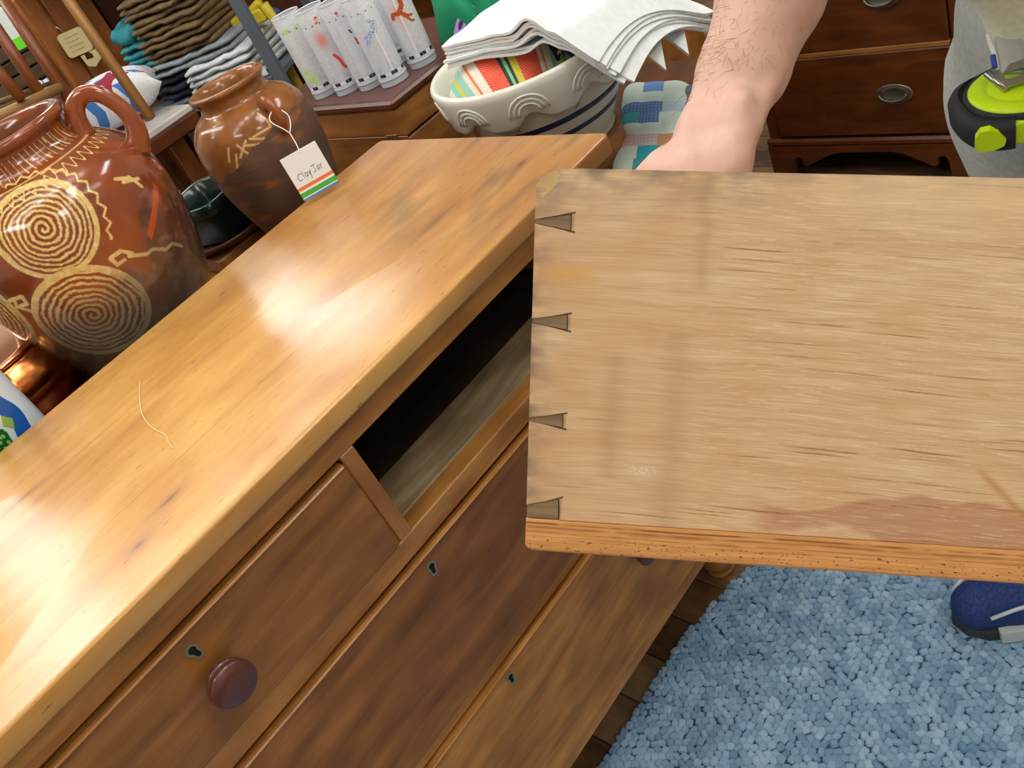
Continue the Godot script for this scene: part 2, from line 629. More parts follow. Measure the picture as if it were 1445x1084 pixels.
func make_materials() -> void:
	M.white_metal = mat(rgb(235, 235, 232), 0.5)
	M.lamp_glow = mat(rgb(255, 252, 245), 0.6)
	M.lamp_glow.emission_enabled = true
	M.lamp_glow.emission = Color(0.95, 0.98, 1.0)
	M.lamp_glow.emission_energy_multiplier = PANEL_GLOW
	M.bulb_glow = M.lamp_glow.duplicate()
	M.bulb_glow.emission_energy_multiplier = 8.0
	M.wall = mat(rgb(226, 220, 208), 0.9)
	M.ceiling = mat(rgb(238, 236, 230), 0.95)
	M.floor_gap = mat(rgb(30, 22, 15), 0.9)
	# woods
	var frame_t := wood_tex(768, 768, 1.3, 0.7, rgb(138, 86, 34), rgb(210, 152, 80), 11)
	var front_t := wood_tex(768, 768, 1.3, 0.7, rgb(108, 66, 26), rgb(176, 118, 56), 31)
	var front_u := wood_tex(512, 512, 1.3, 0.7, rgb(132, 80, 34), rgb(200, 142, 78), 51, true)
	var dark_t := wood_tex(512, 512, 1.3, 0.7, rgb(58, 27, 9), rgb(108, 57, 22), 71)
	var grey_t := wood_tex(512, 512, 1.3, 0.5, rgb(112, 92, 64), rgb(206, 182, 142), 91)
	var sc := Vector3(0.8, 1.4, 1.4)
	M.honey = tri_mat(frame_t, Color.WHITE, 0.32, sc, Vector3(0.5, 0.5, 0.3))
	M.honey_up = tri_mat(front_u, Color.WHITE, 0.32, Vector3(1.4, 0.8, 1.4), Vector3(0.5, 0.5, 0.3))
	M.front_a = tri_mat(front_t, Color.WHITE, 0.33, sc, Vector3(0.5, 0.5, 0.3))
	M.front_b = tri_mat(front_t, rgb(255, 246, 238), 0.35, sc, Vector3(0.55, 0.15, 0.3))
	M.front_c = tri_mat(wood_tex(512, 512, 1.3, 0.7, rgb(132, 82, 28), rgb(218, 154, 70), 37), Color.WHITE, 0.35, sc, Vector3(0.3, 0.8, 0.3))
	M.worn = tri_mat(grey_t, Color.WHITE, 0.7, sc, Vector3(0.5, 0.5, 0.3))
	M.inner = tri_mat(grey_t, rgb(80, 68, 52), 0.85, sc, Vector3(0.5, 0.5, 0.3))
	M.mahogany = tri_mat(dark_t, Color.WHITE, 0.3, Vector3(1.4, 1.4, 0.8), Vector3(0.5, 0.5, 0.3))
	M.mahogany_x = tri_mat(dark_t, Color.WHITE, 0.3, Vector3(0.8, 1.4, 1.4), Vector3(0.5, 0.2, 0.3))
	M.mahogany_up = M.mahogany_x.duplicate()
	M.mahogany_up.albedo_texture = wood_tex(512, 512, 1.3, 0.7, rgb(58, 27, 9), rgb(104, 54, 22), 81, true)
	M.mahogany_up.uv1_scale = Vector3(1.4, 0.8, 1.4)
	M.walnut = tri_mat(dark_t, rgb(255, 255, 255), 0.4, Vector3(1.4, 1.4, 0.8), Vector3(0.1, 0.9, 0.6))
	M.walnut.albedo_texture = front_t
	M.cab = tri_mat(M.mahogany_up.albedo_texture, rgb(255, 235, 225), 0.4, Vector3(1.4, 0.8, 1.4))
	M.cab2 = tri_mat(M.honey_up.albedo_texture, rgb(236, 210, 180), 0.5, Vector3(1.4, 0.8, 1.4))
	M.pewter = mat(rgb(118, 112, 100), 0.42, 0.85)
	M.planks = []
	var plank_t := wood_tex(512, 512, 1.3, 0.5, rgb(92, 70, 48), rgb(178, 150, 112), 111, true)
	for c in [rgb(255, 245, 235), rgb(214, 196, 178), rgb(240, 222, 196), rgb(190, 172, 156)]:
		M.planks.append(tri_mat(plank_t, c, 0.45, Vector3(1.4, 1.4, 0.8), Vector3(rng.randf(), 0.5, rng.randf())))
	M.knob = mat(rgb(84, 32, 14), 0.22)
	M.knob.clearcoat_enabled = true
	M.brass = mat(rgb(150, 128, 84), 0.45, 0.9)
	M.steel_old = mat(rgb(150, 152, 130), 0.5, 0.7)
	M.endgrain = tri_mat(wood_tex(256, 256, 0.02, 0.02, rgb(92, 72, 50), rgb(176, 144, 104), 131), Color.WHITE, 0.8, Vector3(50, 50, 50))
	M.bare = tri_mat(grey_t, rgb(255, 235, 205), 0.6, sc, Vector3(0.5, 0.5, 0.3))
	M.runner = mat(Color.WHITE, 0.5, 0.0, runner_tex())
	M.black = mat(rgb(8, 7, 6), 0.9)


# ---------------------------------------------------------------- the chest of drawers
const TOP := 0.92


func top_tex() -> ImageTexture:
	var n1 := noise(1.0, 201, 2)
	var n2 := noise(1.0, 202, 2)
	var n3 := noise(1.0, 203, 1)
	var n4 := noise(1.0, 204, 4)
	var n5 := noise(1.0, 205, 3)
	var honey := rgb(186, 132, 66)
	var pale := rgb(216, 170, 100)
	var brown := rgb(152, 104, 72)
	var ink := rgb(80, 60, 58)
	var knots := [[0.302, 0.863, 0.007, 0.0042], [0.352, 0.815, 0.012, 0.004], [0.276, 0.325, 0.013, 0.0026], [0.62, 0.15, 0.004, 0.002], [0.80, 0.32, 0.006, 0.002], [0.93, 0.80, 0.010, 0.006]]
	return paint(1400, 650, func(u: float, v: float) -> Color:
		var x := u * 1.08
		var y := v * 0.5
		var warp := n1.get_noise_2d(x * 2.0, y * 7.0) * 0.03
		for k in knots:
			var kd := Vector2((u - k[0]) * 1.08, (v - k[1]) * 0.5)
			warp += 0.012 * exp(-(kd.x * kd.x / 0.0016 + kd.y * kd.y / 0.0002)) * signf(kd.y)
		var ring := n2.get_noise_2d(x * 0.9, (y + warp) * 30.0)
		var fine := n3.get_noise_2d(x * 8.0, (y + warp * 0.4) * 600.0)
		var blot := n4.get_noise_2d(x * 4.0, y * 9.0)
		var c := honey.lerp(pale, clampf(0.5 + ring * 0.24 + fine * 0.15 + blot * 0.65, 0.0, 1.0))
		c = c.lerp(brown, clampf(smoothstep(0.45, 1.0, u) * 0.55 + n5.get_noise_2d(x * 3.0, y * 8.0) * 0.35 - 0.05, 0.0, 0.85))
		# grey water stains towards the far end, as in old wax
		var st := n5.get_noise_2d(x * 5.0 + 9.0, y * 13.0) * smoothstep(0.70, 0.86, u) * smoothstep(0.2, 0.6, v) * (1.0 - smoothstep(0.93, 1.0, v))
		c = c.lerp(rgb(96, 84, 80), clampf(st * 0.9, 0.0, 0.34))
		for k in knots:
			var dx: float = (u - k[0]) * 1.08 / k[2]
			var dy: float = ((v - k[1]) * 0.5 + warp * 0.1) / k[3]
			var d := dx * dx + dy * dy
			c = c.lerp(ink, 0.85 * exp(-d * 1.2))
			c = c.lerp(brown, 0.5 * exp(-d * 0.12))
		var dart := n3.get_noise_2d(x * 30.0 + 50.0, y * 260.0)
		if dart > 0.86:
			c = c.lerp(rgb(120, 74, 36), 0.5)
		# boards glued up
		for s in [0.34, 0.71]:
			c = c.darkened(0.10 * exp(-pow((v - s) * 0.5 / 0.0011, 2.0)))
		return c)


func knob(parent: Node, at: Vector3, r := 0.024) -> void:
	var p := smooth_prof([Vector2(0.0, 0.0), Vector2(0.46 * r, 0.0), Vector2(0.42 * r, 0.2 * r), Vector2(0.5 * r, 0.42 * r), Vector2(0.80 * r, 0.56 * r), Vector2(0.92 * r, 0.70 * r), Vector2(0.88 * r, 0.80 * r), Vector2(0.82 * r, 0.86 * r), Vector2(0.97 * r, 1.0 * r), Vector2(r, 1.14 * r), Vector2(0.93 * r, 1.28 * r), Vector2(0.6 * r, 1.40 * r), Vector2(0, 1.45 * r)], 4)
	obj("knob", lathe(S(), p, 32), M.knob, parent, T(at, Vector3(90, 0, 0)))


func keyhole(parent: Node, at: Vector3, tilt := 0.0) -> void:
	# an inset escutcheon: a pierced keyhole-shaped plate round a dark slot
	var outer := PackedVector2Array()
	var inner := PackedVector2Array()
	for ring in [[outer, 0.0074, 0.0054, 0.0122], [inner, 0.0046, 0.0027, 0.0092]]:
		for k in 15:
			var a := deg_to_rad(-50.0 + 280.0 * k / 14.0)
			ring[0].append(Vector2(cos(a), sin(a)) * ring[1] + Vector2(0, 0.003))
		for k in 7:
			var a := deg_to_rad(195.0 + 150.0 * k / 6.0)
			ring[0].append(Vector2(cos(a) * ring[2], sin(a) * ring[2] - ring[3] + ring[2]))
	var st := S(true)
	for i in outer.size():
		var j := (i + 1) % outer.size()
		quad(st, Vector3(outer[i].x, outer[i].y, 0.0012), Vector3(outer[j].x, outer[j].y, 0.0012), Vector3(inner[j].x, inner[j].y, 0.0012), Vector3(inner[i].x, inner[i].y, 0.0012), Vector3.BACK)
		quad(st, Vector3(outer[i].x, outer[i].y, 0.0012), Vector3(outer[j].x, outer[j].y, 0.0012), Vector3(outer[j].x, outer[j].y, 0), Vector3(outer[i].x, outer[i].y, 0), Vector3(outer[i].x, outer[i].y, 0))
		quad(st, Vector3(inner[i].x, inner[i].y, 0.0012), Vector3(inner[j].x, inner[j].y, 0.0012), Vector3(inner[j].x, inner[j].y, 0.0003), Vector3(inner[i].x, inner[i].y, 0.0003), Vector3(-inner[i].x, -inner[i].y, 0))
	var e := obj("keyhole_escutcheon", st, M.steel_old, parent, T(at, Vector3(0, 0, tilt)))
	e.set_meta("label", "small greyish brass keyhole surround")
	obj("key_slot", prism(S(), inner, 0.0, 0.0004), M.black, parent, T(at, Vector3(0, 0, tilt)))


func chest() -> void:
	var t := thing("chest_of_drawers", "honey-coloured pine chest of drawers with a turned wooden knob and an empty drawer opening", "chest of drawers")
	var uvf := func(v: Vector3) -> Vector2: return Vector2(v.x / 1.08 + 0.5, (v.z - v.y * 0.6) / 0.5 + 0.5)
	var tm := mat(Color.WHITE, 0.24, 0.0, top_tex())
	tm.clearcoat_enabled = false
	obj("chest_top", top_board(1.08, 0.028, 0.5), tm, t, T(Vector3(0, TOP - 0.014, -0.226)))
	# front frame
	var rail := func(y0: float, y1: float, z := 0.0, depth := 0.03, w := 0.98, m: Material = null) -> void:
		obj("rail", bx(Vector3(w, y1 - y0, depth), 0.0015, Vector3(0, (y0 + y1) / 2, z - depth / 2)), m if m else M.honey, t)
	rail.call(0.850, 0.892)
	rail.call(0.671, 0.702)
	rail.call(0.4145, 0.4315)
	rail.call(0.128, 0.152, 0.004, 0.03, 1.02)
	obj("rail_shelf", bx(Vector3(0.98, 0.016, 0.085), 0.0025, Vector3(0, 0.6945, -0.0725)), M.worn, t).set_meta("label", "worn pale inner rail at the drawer opening")
	obj("divider", bx(Vector3(0.021, 0.149, 0.03), 0.0015, Vector3(0, 0.776, -0.0149)), M.honey_up, t)
	for s in [-1.0, 1.0]:
		obj("stile", bx(Vector3(0.024, 0.764, 0.04), 0.003, Vector3(s * 0.5005, 0.51, -0.02)), M.honey_up, t)
		obj("side_panel", bx(Vector3(0.02, 0.764, 0.414), 0.001, Vector3(s * 0.5, 0.51, -0.247)), M.honey, t)
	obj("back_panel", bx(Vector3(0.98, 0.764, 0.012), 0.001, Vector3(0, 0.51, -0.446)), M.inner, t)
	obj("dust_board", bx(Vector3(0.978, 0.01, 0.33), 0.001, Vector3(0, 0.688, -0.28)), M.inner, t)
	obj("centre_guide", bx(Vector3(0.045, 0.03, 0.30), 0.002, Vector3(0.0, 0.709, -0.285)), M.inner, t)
	obj("drawer_runner", bx(Vector3(0.03, 0.02, 0.40), 0.002, Vector3(0.473, 0.703, -0.24)), M.inner, t)
	# drawers: front with a thin lip along its top, and the box behind
	var drawers := [
		["left", -0.2505, 0.476, 0.7045, 0.8457, M.front_a],
		["mid", 0.0, 0.974, 0.434, 0.6667, M.front_b],
		["low", 0.0, 0.974, 0.1545, 0.4105, M.front_c]]
	for d in drawers:
		var w: float = d[2]
		var hh: float = d[4] - d[3]
		var dr := obj("drawer", bx(Vector3(w, hh, 0.024), 0.003, Vector3.ZERO), d[5], t, T(Vector3(d[1], (d[3] + d[4]) / 2, -0.006)))
		dr.set_meta("label", {"left": "short top drawer front with one dark knob", "mid": "long brown middle drawer front", "low": "long yellower bottom drawer front"}[d[0]])
		obj("bead", bx(Vector3(w - 0.004, 0.004, 0.008), 0.0018, Vector3(0, hh / 2 - 0.002, 0.0115)), M.honey, dr)
		var bxs := S()
		for s in [-1.0, 1.0]:
			box(bxs, Vector3(0.012, hh - 0.02, 0.40), 0.001, T(Vector3(s * (w / 2 - 0.008), -0.004, -0.214)))
		box(bxs, Vector3(w - 0.03, hh - 0.03, 0.012), 0.001, T(Vector3(0, -0.004, -0.41)))
		box(bxs, Vector3(w - 0.03, 0.008, 0.39), 0.001, T(Vector3(0, -hh / 2 + 0.016, -0.21)))
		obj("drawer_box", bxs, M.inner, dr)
		if d[0] == "left":
			knob(dr, Vector3(0.002, 0.001, 0.011), 0.0255)
			keyhole(dr, Vector3(0.0, 0.044, 0.0121), 12.0)
		elif d[0] == "mid":
			keyhole(dr, Vector3(0, 0.091, 0.0121), -8.0)
			for s in [-1.0, 1.0]:
				knob(dr, Vector3(s * 0.29, 0.015, 0.011))
		else:
			keyhole(dr, Vector3(0, 0.104, 0.0121), -6.0)
			for s in [-1.0, 1.0]:
				knob(dr, Vector3(s * 0.295, 0.045, 0.011))
	# turned feet
	var fp := smooth_prof([Vector2(0.0, 0.13), Vector2(0.032, 0.13), Vector2(0.034, 0.118), Vector2(0.024, 0.108), Vector2(0.036, 0.085), Vector2(0.040, 0.065), Vector2(0.030, 0.025), Vector2(0.022, 0.012), Vector2(0.026, 0.006), Vector2(0.024, 0.0), Vector2(0.0, 0.0)], 4)
	for s in [-1.0, 1.0]:
		for z in [-0.04, -0.41]:
			obj("foot", lathe(S(), fp, 20), M.honey, t, T(Vector3(s * 0.492, 0, z)))
	# a pale straw-like fibre lying on the varnish
	var fy := TOP + 0.0012
	var a := []
	for p in [[198, 536], [197, 560], [201, 585], [215, 604], [233, 614], [239, 626], [245, 633]]:
		a.append(on_top(p[0], p[1], fy))
	var fb := obj("straw_fibre", tube(S(), curve3(a, 5), 0.00065, 5), mat(rgb(240, 208, 150), 0.6))
	tag(fb, "thin pale curled straw fibre lying on the chest top", "fibre")


func on_top(px: float, py: float, y: float) -> Vector3:
	var d := EX * ((px - 722.5) / F) + ED * ((py - 542.0) / F) + EF
	return EYE + d * ((y - EYE.y) / d.y)


func _rim_out(p: Vector3, lx: float, lz: float, r: float) -> Vector3:
	var c := Vector3(clampf(p.x, -lx / 2 + r, lx / 2 - r), p.y, clampf(p.z, -lz / 2 + r, lz / 2 - r))
	return p - c


# a board with softly worn long edges and slightly rounded corners
func top_board(lx: float, ly: float, lz: float, r := 0.012, e := 0.005) -> SurfaceTool:
	var st := S()
	var uvf := func(v: Vector3) -> Vector2: return Vector2(v.x / lx + 0.5, (v.z - (v.y - ly / 2) * 0.8) / lz + 0.5)
	var ring := func(inset: float, y: float) -> Array:
		var out := []
		for c in [[1, 1, 0], [-1, 1, 90], [-1, -1, 180], [1, -1, 270]]:
			for k in 9:
				var a := deg_to_rad(c[2] + 90.0 * k / 8.0)
				out.append(Vector3(c[0] * (lx / 2 - r) + cos(a) * (r - inset), y, c[1] * (lz / 2 - r) + sin(a) * (r - inset)))
		return out
	var rings := []
	for k in 6:
		var a := PI / 2 * k / 5.0
		rings.append(ring.call(e * (1.0 - sin(a)), ly / 2 - e * 0.8 * (1.0 - cos(a))))
	for k in 4:
		var a := PI / 2 * k / 3.0
		rings.append(ring.call(e * 0.8 * (1.0 - cos(a)), -ly / 2 + e * 0.8 * (1.0 - sin(a))))
	st.set_smooth_group(0)
	var n: int = rings[0].size()
	for i in rings.size() - 1:
		for k in n:
			var k2 := (k + 1) % n
			var q := [rings[i][k], rings[i][k2], rings[i + 1][k2], rings[i + 1][k]]
			quad(st, q[0], q[1], q[2], q[3], _rim_out(q[0], lx, lz, r), q.map(uvf))
	for cap in [0, rings.size() - 1]:
		var c := Vector3(0, rings[cap][0].y, 0)
		for k in n:
			tri_out(st, c, rings[cap][k], rings[cap][(k + 1) % n], Vector3.UP if cap == 0 else Vector3.DOWN, uvf.call(c), uvf.call(rings[cap][k]), uvf.call(rings[cap][(k + 1) % n]))
	return st


# ---------------------------------------------------------------- the drawer held up in the foreground
const DW := 0.45     # length of its side
const DH := 0.14     # height of its side


func board_tex() -> ImageTexture:
	var n1 := noise(1.0, 301, 2)
	var n2 := noise(1.0, 302, 3)
	var n3 := noise(1.0, 303, 1)
	var n4 := noise(1.0, 304, 3)
	var n5 := noise(1.0, 305, 1)
	var base := rgb(194, 158, 116)
	var pale := rgb(218, 188, 146)
	var warm := rgb(198, 150, 106)
	# u runs from the left end, only the first 0.24 m carry full detail
	return paint(1536, 760, func(u: float, v: float) -> Color:
		var x := u * DW * 0.62
		var y := (1.0 - v) * DH
		var warp := n1.get_noise_2d(x * 5.0, y * 12.0) * 0.0022 + x * 0.03
		var ring := n2.get_noise_2d(x * 4.0, (y + warp) * 190.0)
		var fine := n3.get_noise_2d(x * 45.0, (y + warp) * 1700.0)
		var blot := n4.get_noise_2d(x * 22.0, y * 36.0)
		var c := base.lerp(pale, clampf(0.42 + ring * 0.5 + fine * 0.4, 0.0, 1.0))
		c = c.lerp(warm, clampf(0.35 - x * 2.2 + blot * 0.6, 0.0, 0.7))
		# the darker pinkish heartwood patch low on the right
		var edge := 0.0232 + n2.get_noise_2d(x * 18.0, 2.0) * 0.006 + smoothstep(0.10, 0.13, x) * 0.0035
		var low := lerpf(0.0145, 0.004, smoothstep(0.115, 0.15, x)) + n2.get_noise_2d(x * 30.0, 8.0) * 0.004
		var heart := smoothstep(-0.0008, 0.0012, edge - y) * smoothstep(-0.001, 0.002, y - low) * smoothstep(0.078, 0.092, x)
		c = c.lerp(rgb(172, 118, 84), (0.62 + fine * 0.3) * heart)
		# short dark pores, more of them away from the end
		var pore := n5.get_noise_2d(x * 15.0, (y + warp) * 1050.0)
		var gate := n4.get_noise_2d(x * 9.0 + 40.0, y * 40.0) * 0.25 + smoothstep(0.02, 0.09, x) * 0.22
		if pore > 0.90 - gate:
			c = c.lerp(rgb(134, 86, 50), clampf((pore - 0.90 + gate) * 3.6, 0.0, 0.75))
		var glint := n3.get_noise_2d(x * 70.0 + 70.0, (y + warp) * 1500.0)
		if glint > 0.55 - 0.2 * n4.get_noise_2d(x * 24.0 + 5.0, y * 40.0):
			c = c.lerp(rgb(236, 212, 178), 0.34 * smoothstep(0.02, 0.08, x))
		# sooty handling dirt along the top edge and the sawn end
		var dirt := clampf(n2.get_noise_2d(x * 55.0 + 7.0, y * 110.0) * 1.1 + 0.55, 0.0, 1.0)
		c = c.lerp(rgb(98, 88, 76), 0.95 * dirt * exp(-(DH - y) / 0.0065) * (0.22 + 0.75 * exp(-x / 0.08)))
		c = c.lerp(rgb(118, 100, 80), 0.85 * dirt * exp(-x / 0.0045))
		c = c.lerp(rgb(222, 192, 146), 0.5 * smoothstep(0.06, 0.12, x) * smoothstep(0.118, 0.134, y))
		# pale fresh breaks at the knocked corner
		if x + (DH - y) < 0.0125 and dirt > 0.45:
			c = c.lerp(rgb(214, 176, 104), 0.6)
		# upright smears of old size
		for s in [[0.030, 0.004, 0.03, 0.075], [0.052, 0.005, 0.0, 0.085], [0.058, 0.003, 0.10, 0.14]]:
			if y > s[2] and y < s[3]:
				c = c.lerp(rgb(160, 122, 84), 0.28 * exp(-pow((x - s[0] - n1.get_noise_2d(y * 60.0, 3.0) * 0.002) / s[1], 2.0)))
		# yellow glue patch near the end
		c = c.lerp(rgb(206, 156, 84), 0.6 * exp(-pow((x - 0.012) / 0.010, 4.0) - pow((y - 0.104) / 0.0035, 4.0)))
		# bleached rubbed patch and a chalk mark
		c = c.lerp(rgb(236, 226, 208), 0.75 * exp(-pow((x - 0.0415) / 0.0045, 2.0) - pow((y - 0.0335) / 0.0014, 2.0)) * clampf(0.3 + n1.get_noise_2d(x * 500.0, y * 800.0) * 2.2, 0.0, 1.0))
		# saw kerfs that ran past the pins' corners, and dirt in their joints
		for p in [[0.1218, 0.0031, 0.0128], [0.0868, 0.0030, 0.0128], [0.0505, 0.0028, 0.0125], [0.0166, 0.0044, 0.0122]]:
			for s in [-1.0, 1.0]:
				var ky: float = p[0] + s * p[1] * (x / p[2])
				if absf(y - ky) < 0.00035 and x > p[2] * 0.45 and x < p[2] + 0.0014:
					c = c.lerp(rgb(58, 42, 30), 0.8)
			var kd := maxf(absf(x - p[2]) / 0.0012, absf(y - p[0]) / (p[1] * 1.25))
			if kd < 1.0:
				c = c.lerp(rgb(92, 70, 50), 0.55 * (1.0 - kd))
		# a diagonal brush run
		var run := (x - 0.158) - (0.041 - y) * 1.05
		c = c.lerp(rgb(176, 122, 66), 0.6 * exp(-pow(run / 0.0018, 2.0)) * smoothstep(0.0425, 0.037, y) * smoothstep(0.018, 0.026, y))
		return c)


func runner_tex() -> ImageTexture:
	var n1 := noise(1.0, 341, 2)
	var n2 := noise(1.0, 342, 3)
	return paint(1280, 128, func(u: float, v: float) -> Color:
		var x := u * 0.28
		var y := (1.0 - v) * 0.0125
		var w := n1.get_noise_2d(x * 10.0, 1.0) * 0.0006 + x * 0.004
		var g := n1.get_noise_2d(x * 16.0, (y + w) * 1500.0)
		var c := rgb(214, 156, 92).lerp(rgb(186, 126, 66), clampf(0.4 + g * 0.7 + n2.get_noise_2d(x * 40.0, y * 300.0) * 0.5, 0.0, 1.0))
		for l in [[0.0108, 0.00035, 0.75], [0.0092, 0.0005, 0.45], [0.0072, 0.0003, 0.35], [0.0055, 0.00025, 0.25]]:
			var d: float = absf(y + w * 0.6 - (l[0] as float)) / (l[1] as float)
			c = c.lerp(rgb(104, 58, 26), (l[2] as float) * exp(-d * d) * clampf(0.7 + n2.get_noise_2d(x * 60.0, (l[0] as float) * 900.0) * 1.3, 0.0, 1.0))
		var sp := n2.get_noise_2d(x * 300.0 + 20.0, y * 900.0)
		if sp > 0.52 and y < 0.006:
			c = rgb(52, 34, 22)
		return c.lerp(rgb(96, 56, 30), 0.5 * exp(-y / 0.0008)))


func held_drawer() -> void:
	var tl := spot(757, 236, 0.3035)
	var bl := spot(741, 775, 0.3325)
	var up := (tl - bl).normalized()
	var ux := EX * 0.993 + ED * 0.048 - EF * 0.108
	ux = (ux - up * ux.dot(up)).normalized()
	var t := thing("held_drawer", "bare pine drawer with dovetailed side, held up in front of the chest by a man", "drawer", bl)
	t.basis = Basis(ux, up, ux.cross(up))
	var th := 0.012
	var run := 0.0125
	# side with sockets for the pins of the back
	var pins := [[0.1218, 0.0008, 0.0031, 0.0128], [0.0868, 0.0008, 0.0030, 0.0128], [0.0505, 0.0008, 0.0028, 0.0125]]
	var poly := PackedVector2Array([Vector2(0, 0.1338), Vector2(0.0008, 0.1352), Vector2(0.0015, 0.1367), Vector2(0.0031, 0.1371), Vector2(0.0042, 0.1386), Vector2(0.0058, 0.1388), Vector2(0.0070, 0.1397), Vector2(0.0095, DH), Vector2(DW, DH), Vector2(DW, run)])
	poly.append(Vector2(0.0125, run))
	poly.append(Vector2(0.0122, run + 0.0083))
	poly.append(Vector2(0, run + 0.0052))
	for i in [2, 1, 0]:
		var p: Array = pins[i]
		poly.append(Vector2(0, p[0] - p[1]))
		poly.append(Vector2(p[3], p[0] - p[2]))
		poly.append(Vector2(p[3], p[0] + p[2]))
		poly.append(Vector2(0, p[0] + p[1]))
	var uvf := func(v: Vector3) -> Vector2: return Vector2(v.x / (DW * 0.62), 1.0 - v.y / DH)
	var bm := mat(Color.WHITE, 0.55, 0.0, board_tex())
	obj("side_board", prism(S(), poly, -th, 0.0, uvf), bm, t)
	var endgrain := M.endgrain as Material
	for p in pins:
		var w := PackedVector2Array([Vector2(0.0002, p[0] - p[1] + 0.0002), Vector2(p[3] - 0.0003, p[0] - p[2] + 0.0003), Vector2(p[3] - 0.0003, p[0] + p[2] - 0.0003), Vector2(0.0002, p[0] + p[1] - 0.0002)])
		obj("dovetail_pin", prism(S(), w, -th, -0.0004), endgrain, t)
	obj("dovetail_pin", prism(S(), PackedVector2Array([Vector2(0.0002, run + 0.0002), Vector2(0.0120, run + 0.0002), Vector2(0.0118, run + 0.0079), Vector2(0.0002, run + 0.0049)]), -th, -0.0004), endgrain, t)
	# the runner glued under the side
	var rp := PackedVector2Array([Vector2(0.0, 0.0022), Vector2(0.0012, 0.0006), Vector2(0.003, 0.0), Vector2(DW, 0.0), Vector2(DW, run - 0.0003), Vector2(0, run - 0.0003)])
	var ruv := func(v: Vector3) -> Vector2: return Vector2(v.x / 0.28, 1.0 - v.y / 0.0125)
	obj("runner", prism(S(), rp, -th, 0.0004, ruv), M.runner, t)
	# the rest of the box, behind and to the right
	var wd := 0.44
	obj("far_side", bx(Vector3(DW, 0.125, th), 0.001, Vector3(DW / 2, 0.0625, -wd)), M.bare, t)
	obj("back_board", bx(Vector3(0.0115, 0.112, wd - th), 0.001, Vector3(0.0062, 0.058 + 0.012, -wd / 2 - 0.006)), M.bare, t)
	obj("front_board", bx(Vector3(0.022, 0.146, 0.486), 0.002, Vector3(DW + 0.011, 0.071, -wd / 2 - 0.006)), M.front_a, t)
	obj("bottom_board", bx(Vector3(DW - 0.002, 0.007, wd - th), 0.001, Vector3(DW / 2, 0.0135, -wd / 2 - 0.006)), M.bare, t)
	M.drawer_frame = Transform3D(t.basis, bl)


# ---------------------------------------------------------------- rug
func rug() -> void:
	var t := thing("rug", "pale blue chunky braided rug with a rounded corner, lying on the plank floor", "rug", Vector3(0.02, 0, 0.64))
	var hx := 0.88
	var hz := 0.672
	var r := 0.62
	var inside := func(x: float, z: float, grow: float) -> bool:
		var q := Vector2(absf(x) - (hx - r), absf(z) - (hz - r)).max(Vector2.ZERO)
		return q.length() < r - grow
	obj("rug_backing", top_board(hx * 2 - 0.014, 0.007, hz * 2 - 0.014, r - 0.007, 0.002), mat(rgb(48, 74, 106), 0.95), t, T(Vector3(0, 0.0035, 0)))
	var nub := bx(Vector3(0.0168, 0.0078, 0.0128), 0.0030)
	nub.generate_normals()
	var mm := MultiMesh.new()
	mm.transform_format = MultiMesh.TRANSFORM_3D
	mm.use_colors = true
	mm.mesh = nub.commit()
	var places := []
	var nz := noise(9.0, 401, 2)
	var nc := noise(14.0, 402, 2)
	var step := 0.0116
	for j in int(hz * 2 / step):
		for i in int(hx * 2 / (step * 1.15)):
			var x := -hx + (i + 0.5 * (j % 2)) * step * 1.15 + rng.randf_range(-0.0022, 0.0022)
			var z := -hz + j * step + rng.randf_range(-0.0022, 0.0022)
			if inside.call(x, z, 0.006):
				places.append(Vector3(x, 0.0078 + rng.randf_range(-0.0008, 0.0008), z))
	mm.instance_count = places.size()
	for i in places.size():
		var p: Vector3 = places[i]
		var yaw := nz.get_noise_2d(p.x, p.z) * 3.0 + rng.randf_range(-0.5, 0.5)
		var b := Basis.from_euler(Vector3(rng.randf_range(-0.13, 0.13), yaw, rng.randf_range(-0.13, 0.13))) * Basis.from_scale(Vector3(rng.randf_range(0.75, 1.12), 1, rng.randf_range(0.85, 1.2)))
		mm.set_instance_transform(i, Transform3D(b, p))
		var k := clampf(0.5 + nc.get_noise_2d(p.x, p.z) * 0.5 + rng.randfn(0.0, 0.2), 0.0, 1.0)
		mm.set_instance_color(i, rgb(104, 138, 168).lerp(rgb(156, 186, 208), k).srgb_to_linear())
	var mi := MultiMeshInstance3D.new()
	mi.multimesh = mm
	mi.name = "braid_strand"
	var m := mat(Color.WHITE, 0.85)
	m.vertex_color_use_as_albedo = true
	mi.material_override = m
	mi.set_meta("kind", "stuff")
	t.add_child(mi, true)


